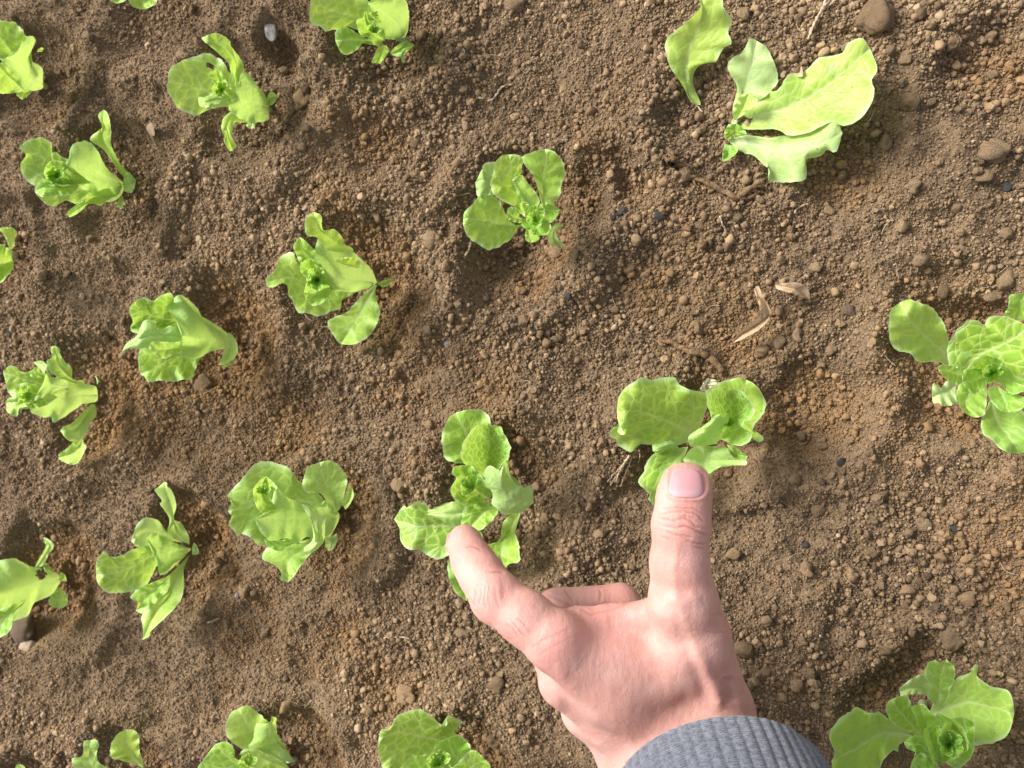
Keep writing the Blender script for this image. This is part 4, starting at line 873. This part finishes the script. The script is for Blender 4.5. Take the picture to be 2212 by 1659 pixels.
def strand(P, z0, r0, r1, mat, parent=None, name='strand', wig=.0008, seed=1, n=30, sides=7):
    C = spline(np.asarray(P, float).reshape(-1, 2), n)
    p0 = at_z(C[:, 0], C[:, 1], np.zeros(n)); h = soil_h(p0[:, 0], p0[:, 1])
    hs_ = np.convolve(np.pad(h, 3, mode='edge'), np.ones(7) / 7, 'valid')
    zz = hs_ + (z0 if np.ndim(z0) == 0 else np.interp(np.linspace(0, 1, n), np.linspace(0, 1, len(z0)), z0))
    P3 = at_z(C[:, 0], C[:, 1], zz)
    P3 = P3 + wig * np.stack([vn(np.arange(n) * .7, np.full(n, seed + i * 3.3), 50 + i) for i in range(3)], 1)
    rad = np.linspace(r0, r1, n) * (1 + .5 * vn(np.arange(n) * .6, np.full(n, seed * 1.7), 60))
    V, F = tube(P3, rad, sides); return V, F, P3
def stick(name, P, z0, r0, r1, mat, label, cat, branches=(), bname='side_shoot', **k):
    V, F, P3 = strand(P, z0, r0, r1, mat, **k)
    root = empty(name, tuple(P3.mean(0)), label=label, cat=cat)
    mesh_obj('stalk', V, F, mat, root)
    for i, (bp, bz, b0, b1) in enumerate(branches):
        V, F, _ = strand(bp, bz, b0, b1, mat, seed=5 + i); mesh_obj(bname, V, F, mat, root)
    return root
stick('dead_stem', [1430, 733, 1455, 742, 1490, 758, 1520, 765, 1545, 782, 1560, 803], [.003, .004, .0055, .005, .004, .002], .0014, .0021, M_TWIG, 'brown hairy dead stem with a side stub, above the lettuce at the thumb', 'dead stem',
      [([1508, 762, 1520, 755, 1535, 748], .005, .0013, .0006), ([1450, 742, 1462, 752, 1470, 765], .003, .0004, .0002), ([1520, 768, 1528, 785, 1526, 800], .003, .0005, .0002), ([1462, 745, 1480, 748, 1500, 752], .0055, .0004, .0002), ([1534, 775, 1550, 778, 1566, 790], .003, .0004, .0002), ([1500, 765, 1505, 785, 1512, 800], .003, .0013, .0004), ([1480, 752, 1470, 770], .003, .0009, .0003), ([1545, 785, 1530, 800], .003, .001, .0003)], wig=.0022)
stick('dead_stem', [1452, 350, 1480, 362, 1505, 385, 1540, 400, 1575, 422, 1600, 428, 1625, 405, 1648, 390], [.004, .003, .004, .0035, .003, .004, .005, .006], .0010, .0018, M_TWIG, 'twisted long dead stem with a forked end, below the limp pale lettuce', 'dead stem',
      [([1452, 350, 1445, 340, 1460, 332], .005, .003, .002), ([1495, 372, 1500, 395, 1510, 405], .003, .001, .0004), ([1600, 428, 1625, 425, 1640, 412], .003, .0015, .0006), ([1490, 380, 1530, 392, 1560, 410], .004, .001, .0006)], wig=.003)
stick('straw_piece', [1792, 2, 1775, 22, 1762, 45, 1752, 68, 1745, 85], [.004, .005, .004, .003, .003], .0009, .0006, M_STRAW, 'frayed wisp of straw between the limp lettuce and the top edge', 'straw',
      [([1785, 0, 1770, 30, 1755, 62, 1750, 75], .005, .0007, .0003), ([1805, 0, 1780, 20, 1765, 40], .004, .0006, .0003)], bname='fibre', wig=.001)
stick('root_thread', [1035, 210, 1058, 216, 1072, 205, 1082, 190, 1105, 183], .0015, .0006, .0004, M_ROOT, 'thin pale forked root thread on open soil, upper middle', 'root', [([1065, 212, 1062, 222], .0012, .0004, .0002)], bname='rootlet')
stick('root_threads', [1362, 985, 1350, 1000, 1335, 1025, 1318, 1048], .002, .0006, .0003, M_ROOT, 'tuft of fine brown roots under the wide leaf above the thumb', 'root',
      [([1360, 985, 1342, 1010, 1330, 1040], .003, .0005, .0002), ([1356, 990, 1335, 1015, 1312, 1040], .002, .0005, .0002), ([1365, 988, 1352, 1020, 1340, 1050], .002, .0004, .0002), ([1380, 970, 1382, 985, 1378, 1000], .002, .0003, .0002)], bname='rootlet')
stick('root_thread', [1493, 218, 1505, 228, 1517, 242], .0015, .0005, .0003, M_ROOT, 'short rootlet at the foot of the single standing leaf', 'root')
stick('root_thread', [1556, 467, 1560, 485, 1567, 495, 1566, 505], .002, .0004, .0003, M_ROOT, 'tiny curled root hair beside black chips, right of the clover-shaped lettuce', 'root')
stick('root_thread', [1718, 460, 1722, 450, 1745, 440], .002, .0004, .0003, M_ROOT, 'pale root hair below the long shiny leaf of the limp lettuce', 'root')
stick('root_thread', [830, 1378, 845, 1375, 870, 1377, 885, 1380], .0015, .0004, .0003, M_ROOT, 'fine root thread below the rounded lettuce', 'root')
stick('root_thread', [450, 1345, 462, 1340, 474, 1336], .0015, .0006, .0003, M_STRAW, 'short straw-coloured root beside the ragged lettuce', 'root')
stick('straw_piece', [1007, 552, 1015, 530, 1020, 512], .0018, .0007, .0004, M_STRAW, 'short straw sliver left of the clover-shaped lettuce', 'straw')
stick('straw_piece', [1855, 100, 1862, 88, 1866, 78][0:6], .0015, .0004, .0003, M_STRAW, 'tiny straw splinter right of the limp lettuce tip', 'straw')

# bits of fibre and root hair strewn through the soil: one object, far too many to count
V_, F_, k_ = [], [], 0
fr = np.random.default_rng(9)
for i in range(230):
    g = at_z(fr.uniform(0, PW), fr.uniform(0, PH), 0.)[:2]; a = fr.uniform(0, 6.28); ln = fr.uniform(.003, .011); cv = fr.uniform(-1.6, 1.6)
    t = np.linspace(0, 1, 7); an = a + cv * t
    xy = g + np.cumsum(np.stack([np.cos(an), np.sin(an)], 1) * ln / 7, 0)
    z = soil_h(xy[:, 0], xy[:, 1]).max() * .5 + soil_h(xy[:, 0], xy[:, 1]) * .5 + .0012 + .0006 * np.sin(t * 3 + i)
    v, f = tube(np.column_stack([xy, z]), np.linspace(1, .5, 7) * fr.uniform(.00010, .00026), 4, False)
    V_.append(v); F_ += [[q + k_ for q in ff] for ff in f]; k_ += len(v)
tag(mesh_obj('soil_fibres', np.vstack(V_), F_, M_STRAW), 'countless fine pale fibres mixed into the soil', kind='stuff')

# ------------------------------------------------------------------ the person's left hand: one continuous skin grown from a smooth distance field
HS = 0.925
def hp(px_, py_, d):                       # measured pixel + depth -> cm in the camera's frame
    d = d * HS
    return np.array([(px_ - PW / 2) / FPX * d, (PH / 2 - py_) / FPX * d, -d])
def hr(rpx, d): return rpx * d * HS / FPX
AX = np.array([.1269, -.6315, .7649]); AX /= np.linalg.norm(AX)      # forearm, from the hand towards the elbow
RC = np.array([(1555 - PW / 2) / FPX * 30.5, (PH / 2 - 1730) / FPX * 30.5, -30.5])
PR = []                                     # (a, b, ra, rb, blend, group)
def cap(a, b, ra, rb, k, g=0): PR.append((np.array(a, float), np.array(b, float), ra, rb, k, g))
def chain(pl, k, g=0):
    for (a, b) in zip(pl[:-1], pl[1:]):
        cap(hp(*a[:3]), hp(*b[:3]), hr(a[3], a[2]), hr(b[3], b[2]), k, g)
# palm and metacarpals
chain([(1200, 1385, 33.4, 64), (1330, 1490, 34.2, 70), (1470, 1590, 35.2, 84)], .75)
chain([(1222, 1470, 35.2, 58), (1330, 1550, 35.8, 64), (1440, 1620, 36.2, 80)], .75)
chain([(1268, 1535, 36.9, 54), (1400, 1640, 37.2, 64)], .75)
chain([(1320, 1585, 38.4, 50), (1430, 1660, 37.8, 60)], .75)
# thumb
chain([(1552, 1520, 34.9, 68), (1500, 1375, 33.6, 72), (1476, 1300, 33.1, 70), (1468, 1215, 32.9, 59), (1471, 1138, 32.7, 57), (1478, 1078, 32.9, 48), (1482, 1048, 33.1, 44)], .45)
chain([(1464, 1125, 32.85, 49), (1465, 1070, 32.85, 41), (1468, 1042, 32.95, 38)], .3)
chain([(1482, 1125, 32.85, 48), (1492, 1068, 32.85, 40), (1495, 1040, 32.95, 36)], .3)
# first web and its muscle
chain([(1330, 1420, 34.3, 74), (1430, 1440, 34.2, 74)], .9)
chain([(1250, 1345, 34.2, 36), (1320, 1335, 34.4, 24), (1392, 1330, 34.1, 34)], .55)
# index finger
chain([(1200, 1385, 33.4, 62), (1135, 1335, 33.7, 56.5), (1072, 1290, 34.3, 54), (1040, 1242, 35.2, 47), (1021, 1212, 35.9, 43.5), (1005, 1178, 36.7, 36), (1003, 1168, 37.0, 33)], .35)
# wrist and forearm
W0 = np.array([(1500 - PW / 2) / FPX * 32.9, (PH / 2 - 1572) / FPX * 32.9, -32.9])
W2 = np.array([(1408 - PW / 2) / FPX * 33.9, (PH / 2 - 1650) / FPX * 33.9, -33.9])
cap(W0, RC + AX * 6, 2.35, 2.75, .9)
cap(W2, RC + AX * .3 + np.array([-.5, -.2, -.4]), 2.15, 2.4, .9)
# curled fingers below the palm (their own groups, so they stay apart)
chain([(1222, 1470, 35.2, 54), (1190, 1395, 37.6, 48), (1205, 1316, 38.9, 44), (1340, 1303, 38.9, 41), (1385, 1365, 37.9, 37)], .22, 1)
chain([(1268, 1535, 36.9, 52), (1232, 1470, 40.0, 46), (1225, 1395, 41.4, 43), (1345, 1375, 41.4, 40), (1400, 1430, 40.0, 36)], .22, 2)
chain([(1320, 1585, 38.4, 46), (1282, 1540, 41.2, 41), (1275, 1475, 42.8, 37), (1365, 1450, 42.6, 34), (1410, 1500, 41.2, 31)], .22, 3)
def smin(a, b, k):
    h = np.clip(k - np.abs(a - b), 0, None) / k
    return np.minimum(a, b) - h * h * k * .25
def sdf(p):
    G = {}
    for a, b, ra, rb, k, g in PR:
        ba = b - a; pa = p - a
        h = np.clip(pa @ ba / (ba @ ba), 0, 1)
        d = np.sqrt(((pa - h[..., None] * ba) ** 2).sum(-1)) - (ra + (rb - ra) * h)
        G[g] = d if g not in G else smin(G[g], d, k)
    r = G[0]
    for g in (1, 2, 3): r = smin(r, G[g], .28)
    return r
def grad(p, e=.02):
    g = np.stack([sdf(p + np.eye(3)[i] * e) - sdf(p - np.eye(3)[i] * e) for i in range(3)], -1)
    return g / (np.linalg.norm(g, axis=-1, keepdims=True) + 1e-9)
def surface_nets(lo, hi, h):
    ax = [np.arange(lo[i], hi[i] + h, h) for i in range(3)]
    Gp = np.stack(np.meshgrid(*ax, indexing='ij'), -1)
    V = sdf(Gp.reshape(-1, 3)).reshape(Gp.shape[:3])
    s = V < 0
    acc = np.zeros(tuple(n - 1 for n in V.shape) + (3,)); cnt = np.zeros(tuple(n - 1 for n in V.shape))
    off = [(i, j, k) for i in (0, 1) for j in (0, 1) for k in (0, 1)]
    sl = lambda o: tuple(slice(o[i], V.shape[i] - 1 + o[i]) for i in range(3))
    for o in off:
        for a in range(3):
            if o[a]: continue
            o2 = list(o); o2[a] = 1
            v0, v1 = V[sl(o)], V[sl(o2)]
            x = (v0 < 0) != (v1 < 0)
            t = np.where(x, v0 / np.where(x, v0 - v1, 1), 0)
            pt = np.stack([np.full(v0.shape, float(o[i])) for i in range(3)], -1); pt[..., a] = t
            acc += pt * x[..., None]; cnt += x
    act = cnt > 0
    ids = np.full(act.shape, -1); ids[act] = np.arange(act.sum())
    base = np.stack(np.meshgrid(*[np.arange(n) for n in act.shape], indexing='ij'), -1)
    P = (base[act] + acc[act] / cnt[act][:, None]) * h + np.array([a[0] for a in ax])
    F = []
    for a in range(3):
        b, c = (a + 1) % 3, (a + 2) % 3
        s0 = [slice(None)] * 3; s1 = [slice(None)] * 3
        s0[a] = slice(0, -1); s1[a] = slice(1, None)
        x = s[tuple(s0)] != s[tuple(s1)]; inside = s[tuple(s0)]
        I = np.argwhere(x)
        I = I[(I[:, b] > 0) & (I[:, c] > 0) & (I[:, b] < act.shape[b]) & (I[:, c] < act.shape[c])]
        ins = inside[tuple(I.T)]
        def cell(db, dc):
            J = I.copy(); J[:, b] -= db; J[:, c] -= dc; return ids[tuple(J.T)]
        Q = np.stack([cell(1, 1), cell(0, 1), cell(0, 0), cell(1, 0)], 1)
        Q[~ins] = Q[~ins][:, ::-1]
        F.append(Q)
    F = np.concatenate(F); return P, F[(F >= 0).all(1)]
def quad_subdiv(P, F):
    E = np.sort(np.stack([F, np.roll(F, -1, 1)], -1).reshape(-1, 2), 1)
    U, inv = np.unique(E, axis=0, return_inverse=True); inv = inv.reshape(F.shape)
    n, e = len(P), len(U)
    P2 = np.vstack([P, P[U].mean(1), P[F].mean(1)])
    ei = n + inv; fi = n + e + np.arange(len(F))
    F2 = np.stack([np.stack([F[:, k], ei[:, k], fi, ei[:, k - 1]], 1) for k in range(4)], 1).reshape(-1, 4)
    return P2, F2
def relax(P, F, it, lam=.5):
    E = np.unique(np.sort(np.stack([F, np.roll(F, -1, 1)], -1).reshape(-1, 2), 1), axis=0)
    deg = np.bincount(E.ravel(), minlength=len(P))[:, None]
    for _ in range(it):
        S = np.stack([np.bincount(E[:, 0], P[E[:, 1], i], len(P)) + np.bincount(E[:, 1], P[E[:, 0], i], len(P)) for i in range(3)], 1)
        P = P + lam * (S / np.maximum(deg, 1) - P)
    return P
def project(P, it=2):
    for _ in range(it):
        P = P - sdf(P)[:, None] * grad(P)
    return P
lo = np.min([np.minimum(a - ra, b - rb) for a, b, ra, rb, k, g in PR], 0) - .5
hi = np.max([np.maximum(a + ra, b + rb) for a, b, ra, rb, k, g in PR], 0) + .5
HP_, HF = surface_nets(lo, hi, .22)
HP_ = project(relax(HP_, HF, 2), 1)
for _ in range(2):
    HP_, HF = quad_subdiv(HP_, HF); HP_ = project(relax(HP_, HF, 2), 1)
HN = grad(HP_)
# fine skin relief, drawn where it lies on the skin that faces the camera
cx = (HP_[:, 0] / -HP_[:, 2]) * FPX + PW / 2; cy = PH / 2 - (HP_[:, 1] / -HP_[:, 2]) * FPX
view = -HP_ / np.linalg.norm(HP_, axis=1, keepdims=True)
fac = np.clip((HN * view).sum(1) * 3 + .1, 0, 1) * (HP_[:, 2] > -36.2)
def seg_d(x, y, P):
    P = np.asarray(P, float).reshape(-1, 2); best = np.full(len(x), 1e9); tt = np.zeros(len(x)); L = len(P) - 1
    for i in range(L):
        a, b = P[i], P[i + 1]; ba = b - a
        h = np.clip(((x - a[0]) * ba[0] + (y - a[1]) * ba[1]) / (ba @ ba), 0, 1)
        d = np.hypot(x - a[0] - h * ba[0], y - a[1] - h * ba[1])
        tt = np.where(d < best, (i + h) / L, tt); best = np.minimum(best, d)
    return best, tt
disp = np.zeros(len(HP_)); crease = np.zeros(len(HP_)); red = np.zeros(len(HP_))
wx = cx + 5 * vn(cx * .05, cy * .05, 71); wy = cy + 5 * vn(cx * .05 + 9, cy * .05, 72)
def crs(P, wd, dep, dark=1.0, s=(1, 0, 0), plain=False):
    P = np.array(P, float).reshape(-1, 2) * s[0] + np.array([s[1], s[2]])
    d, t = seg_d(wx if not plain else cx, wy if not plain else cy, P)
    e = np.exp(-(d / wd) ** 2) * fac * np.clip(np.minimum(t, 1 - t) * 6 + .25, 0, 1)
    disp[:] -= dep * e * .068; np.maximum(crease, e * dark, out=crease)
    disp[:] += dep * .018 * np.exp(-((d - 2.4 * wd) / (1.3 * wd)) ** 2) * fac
TC = (.2084, 1347.9, 967.75)
for P, wd, dep in (([385, 690, 450, 665, 560, 655, 640, 655, 720, 680, 800, 730, 830, 760], 2.0, .30), ([355, 730, 440, 730, 520, 745, 580, 730, 650, 740, 700, 770, 740, 810, 860, 835], 2.2, .42),
                   ([370, 795, 480, 810, 560, 825, 620, 805, 700, 830, 780, 870, 860, 905], 2.4, .5), ([440, 855, 520, 885, 600, 905, 720, 915], 1.8, .28), ([400, 625, 560, 615, 700, 625, 800, 680], 1.8, .2),
                   ([395, 905, 480, 935], 1.6, .15), ([510, 690, 525, 760], 1.6, .25), ([645, 680, 650, 750], 1.6, .25), ([590, 720, 640, 700, 700, 735], 1.6, .2), ([640, 960, 760, 980, 850, 985], 1.8, .15), ([700, 1010, 840, 1030], 1.8, .1)):
    crs(P, wd, dep, .9, TC)
IC = (.1875, 933.2, 1106)
for P, wd, dep in (([495, 900, 490, 1000, 500, 1080], 2.2, .45), ([550, 890, 560, 990, 540, 1060], 1.8, .25), ([610, 860, 605, 1000, 625, 1090], 1.8, .3), ([660, 830, 655, 990, 680, 1100], 1.6, .22),
                   ([720, 860, 730, 1000, 770, 1120], 1.6, .18), ([790, 900, 800, 1010], 1.5, .12), ([430, 990, 470, 1020, 500, 1080], 2.0, .35), ([390, 405, 470, 405, 550, 440], 2.0, .35), ([640, 690, 740, 690, 830, 705], 2.2, .4),
                   ([830, 1280, 930, 1330, 1010, 1430], 1.8, .12), ([900, 1260, 1000, 1340, 1080, 1440], 1.8, .12), ([960, 1210, 1060, 1300, 1130, 1400], 1.8, .1)):
    crs(P, wd, dep, .7, IC)
WC = (.4167, 829.5, 967.75)
for P, wd, dep in (([850, 762, 930, 800, 1000, 832, 1080, 858, 1200, 832, 1300, 788], 2.4, .3), ([1000, 795, 1010, 825], 1.8, .15), ([1150, 790, 1180, 830], 1.6, .12), ([1230, 780, 1260, 815], 1.6, .12), ([1300, 740, 1335, 770], 2, .25),
                   ([1120, 735, 1130, 755, 1120, 790], 2.4, .5), ([940, 740, 960, 770, 985, 790], 2.0, .35), ([1700, 870, 1760, 850], 2.0, .2), ([1660, 950, 1770, 960], 2.0, .2), ([760, 1040, 840, 990, 960, 930], 2.0, .14), ([800, 1080, 900, 1010, 1000, 960], 1.8, .1)):
    crs(P, wd, dep, .5, WC)
def bump(P, wd, amp, s=WC):
    P = np.array(P, float).reshape(-1, 2) * s[0] + np.array([s[1], s[2]])
    d, t = seg_d(cx, cy, P); disp[:] += amp * np.exp(-(d / wd) ** 2) * fac * np.clip(np.minimum(t, 1 - t) * 5 + .1, 0, 1)
bump([1520, 470, 1500, 640, 1520, 800, 1580, 960], 12, .05)                      # thumb tendons
bump([1580, 1000, 1650, 1120, 1720, 1260, 1745, 1370], 15, .13)
bump([1490, 860, 1560, 1000, 1640, 1180, 1680, 1330], 17, -.09)
bump([1790, 1180, 1800, 1330], 14, -.12)
bump([870, 1120, 1000, 1280, 1150, 1480], 16, .07)                               # index tendon
bump([905, 1290, 1010, 1440, 1120, 1620], 13, -.06)
bump([1450, 780, 1560, 800, 1640, 760], 18, .07)
bump([1150, 905, 1300, 890], 22, -.05)
bump([620, 730, 560, 740, 500, 740], 24, .06)
hx = vn(cx * .018, cy * .018, 81) + .6 * vn(cx * .05, cy * .05, 82)
disp += .035 * hx * fac
disp += .010 * vn(HP_[:, 0] * 9, HP_[:, 1] * 9 + HP_[:, 2] * 5, 83)
def spot(px_, py_, r, a):
    np.maximum(red, a * np.exp(-((cx - px_) ** 2 + (cy - py_) ** 2) / r ** 2), out=red)
for s_ in ((1475, 1095, 34, .55), (1470, 1140, 46, .5), (1060, 1270, 60, .45), (1090, 1310, 50, .4), (1010, 1180, 40, .35), (1190, 1410, 60, .45), (1150, 1450, 50, .4), (1480, 1080, 30, .5), (1320, 1300, 70, .5), (1200, 1480, 50, .3), (1600, 1480, 60, .25)): spot(*s_)
# nails: plates laid on the smooth finger surface, with a sunk bed around the thumb's
def nail_patch(c, along, nrm, ln, wd, lift, sq=3.4, crv=0.):
    along = along / np.linalg.norm(along); nrm = nrm - along * (nrm @ along); nrm /= np.linalg.norm(nrm); side = np.cross(along, nrm)
    for _ in range(12): c = c - nrm * np.clip(sdf(c[None])[0], -.3, .3)
    n1, n2 = 26, 22
    a = np.linspace(-1, 1, n1); b = np.linspace(-1, 1, n2)
    A_, B_ = np.meshgrid(a, b, indexing='ij')
    k = (np.abs(A_) ** sq + np.abs(B_) ** sq) ** (1 / sq); mx = np.maximum(np.abs(A_), np.abs(B_)); f = np.where(k > 0, mx / np.maximum(k, 1e-9), 1)
    A2, B2 = A_ * f, B_ * f
    q = c + A2[..., None] * along * ln / 2 + B2[..., None] * side * wd / 2
    for _ in range(8): q = q - grad(q) * (np.clip(sdf(q), -.3, .3))[..., None]
    g = grad(q); edge = np.clip((1 - mx) / .16, 0, 1)
    q = q + g * (lift * (.15 + .85 * edge ** .6))[..., None]
    ix = np.arange(n1 * n2).reshape(n1, n2)
    F = np.stack([ix[:-1, :-1], ix[1:, :-1], ix[1:, 1:], ix[:-1, 1:]], -1).reshape(-1, 4)
    return q.reshape(-1, 3), F, ((A2 + 1) / 2).ravel(), B2.ravel()
tb, tt_ = hp(1478, 1075, 32.7), hp(1482, 1045, 32.85)
nc = hp(1485.5, 1037, 31.6)
NPt, NFt, nlt, nls = nail_patch(nc, np.array([.03, 1, -.12]), np.array([.10, .1, 1]), hr(76, 31.8), hr(84, 31.8), .03)
nx_, ny_ = (cx - 1485.5) / 39.5, (cy - 1037) / 37
nk = (np.abs(nx_) ** 3.4 + np.abs(ny_) ** 3.4) ** (1 / 3.4)
tf = fac * (cy < 1120) * (np.abs(cx - 1480) < 70)
disp -= .035 * np.clip((1.05 - nk) / .1, 0, 1) * tf
disp += .040 * np.exp(-((nk - 1.16) / .09) ** 2) * tf * np.where(ny_ < -.6, .25, 1)
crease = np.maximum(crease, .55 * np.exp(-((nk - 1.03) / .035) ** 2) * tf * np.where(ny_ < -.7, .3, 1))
HP_ = HP_ + HN * np.clip(disp, -.16, .2)[:, None]
wrist = cam2world(W0)
person = empty('person', tuple(wrist), label='left hand in a grey ribbed cuff, thumb and index finger spread over two lettuces', cat='person')
HW = cam2world(HP_)
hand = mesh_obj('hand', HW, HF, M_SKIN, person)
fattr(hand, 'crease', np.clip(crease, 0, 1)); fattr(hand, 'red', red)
def add_nail(P, F, lt, ls, label):
    Q = cam2world(P)
    o = bpy.data.objects.new('fingernail', bpy.data.meshes.new('fingernail')); COL.objects.link(o)
    me = o.data; V = Q - np.array(person.location)
    me.from_pydata([tuple(p) for p in V], [], [tuple(f) for f in F]); me.update()
    me.polygons.foreach_set('use_smooth', np.ones(len(me.polygons), bool)); me.materials.append(M_NAIL)
    o.parent = hand; o['label'] = label; fattr(o, 'lt', lt); fattr(o, 'ls', ls)
add_nail(NPt, NFt, nlt, nls, 'broad pink thumbnail')
ti = hp(1003, 1170, 37.0)
P2, F2, a2, b2 = nail_patch(ti + np.array([-.30, -.06, -.1]), np.array([-.12, .75, -.62]), np.array([-1, .12, .10]), .95, .92, .04)
add_nail(P2, F2, a2, b2, 'index fingernail seen edge on')
# sleeve: ribbed cuff and the knit sleeve behind it
e1 = np.cross(AX, [0, 0, 1.0]); e1 /= np.linalg.norm(e1); e2 = np.cross(AX, e1)
NEAR = -RC / np.linalg.norm(RC); NEAR = NEAR - AX * (NEAR @ AX); NEAR /= np.linalg.norm(NEAR)
def sleeve(s0, s1, n1, n2, rad, ribs, depth, name, inner=None):
    V = []; U = []
    th = np.linspace(0, 2 * np.pi, n2, endpoint=False)
    prof = [(s, rad(s)) for s in np.linspace(s0, s1, n1)]
    if inner: prof = [(s0 + i_, rad(s0) - inner) for i_ in (1.8, 1.2, .6, .15)] + [(s0 + .0, rad(s0) - inner * .6)] + prof
    for i, (s, r) in enumerate(prof):
        inn = inner and i < 5
        ph = th * ribs + .5 * vn(np.full(n2, s * .9), th * 3, 92)
        w_ = (np.abs(np.cos(ph / 2)) ** .55) * depth * (0 if inn else 1)
        soft = .10 * vn(th * 1.6 + 4, np.full(n2, s * .5), 91) + .03 * vn(th * 9, np.full(n2, s * 2.2), 93)
        rr_ = r + w_ - depth * .5 + soft
        rad_ = np.cos(th)[:, None] * e1 + np.sin(th)[:, None] * e2
        V.append(RC + AX * (s - 1.2 * (rad_ @ NEAR) * max(0., 1 - s / 6.) + .10 * vn(th * 2.2, np.zeros(n2), 94) + .012 * np.cos(ph))[:, None] + rr_[:, None] * rad_); U.append(np.stack([th * 4.3, np.full(n2, s)], 1))
    V = np.vstack(V); U = np.vstack(U); k = len(prof)
    ix = np.arange(k * n2).reshape(k, n2)
    F = np.stack([ix[:-1], np.roll(ix[:-1], -1, 1), np.roll(ix[1:], -1, 1), ix[1:]], -1).reshape(-1, 4)
    o = mesh_obj(name, cam2world(V), F, M_KNIT, person); rest_uv(o, U[:, 0], U[:, 1]); return o
cuff_r = lambda s: 4.22 + .10 * (1 - math.exp(-s * 2.2)) + .05 * s
cuff = sleeve(0, 6.5, 90, 62 * 9, cuff_r, 62, .10, 'ribbed_cuff', inner=.34)
sleeve(6.3, 27, 40, 140, lambda s: (4.6 + .75 * (1 - math.exp(-(s - 6.3) * 1.2)) + .02 * s) * (1 if s < 24 else max(.003, 1 - ((s - 24) / 3) ** 2) ** .5), 1, 0.0, 'sleeve')

# loose fibres standing off the cuff
cv = np.array([v.co[:] for v in cuff.data.vertices]) + np.array(person.location)
cn = np.array([v.normal[:] for v in cuff.data.vertices])
fz = np.random.default_rng(3); V_, F_, k_ = [], [], 0
for i in fz.choice(len(cv) // 2, 2600, replace=False):
    d = cn[i] + fz.normal(0, .8, 3); d /= np.linalg.norm(d); e = fz.normal(0, 1, 3) * .0005; ln = fz.uniform(.0006, .0019)
    t = np.linspace(0, 1, 4)[:, None]
    v, f = tube(cv[i] + d * ln * t + e * t ** 2, np.array([1, .9, .7, .3]) * .00005, 3, False)
    V_.append(v); F_ += [[q + k_ for q in ff] for ff in f]; k_ += len(v)
fo = mesh_obj('cuff_fuzz', np.vstack(V_), F_, simple('wool_fibre', (0.12, 0.13, 0.16), (0.26, 0.28, 0.33), 300), person); fo['kind'] = 'stuff'
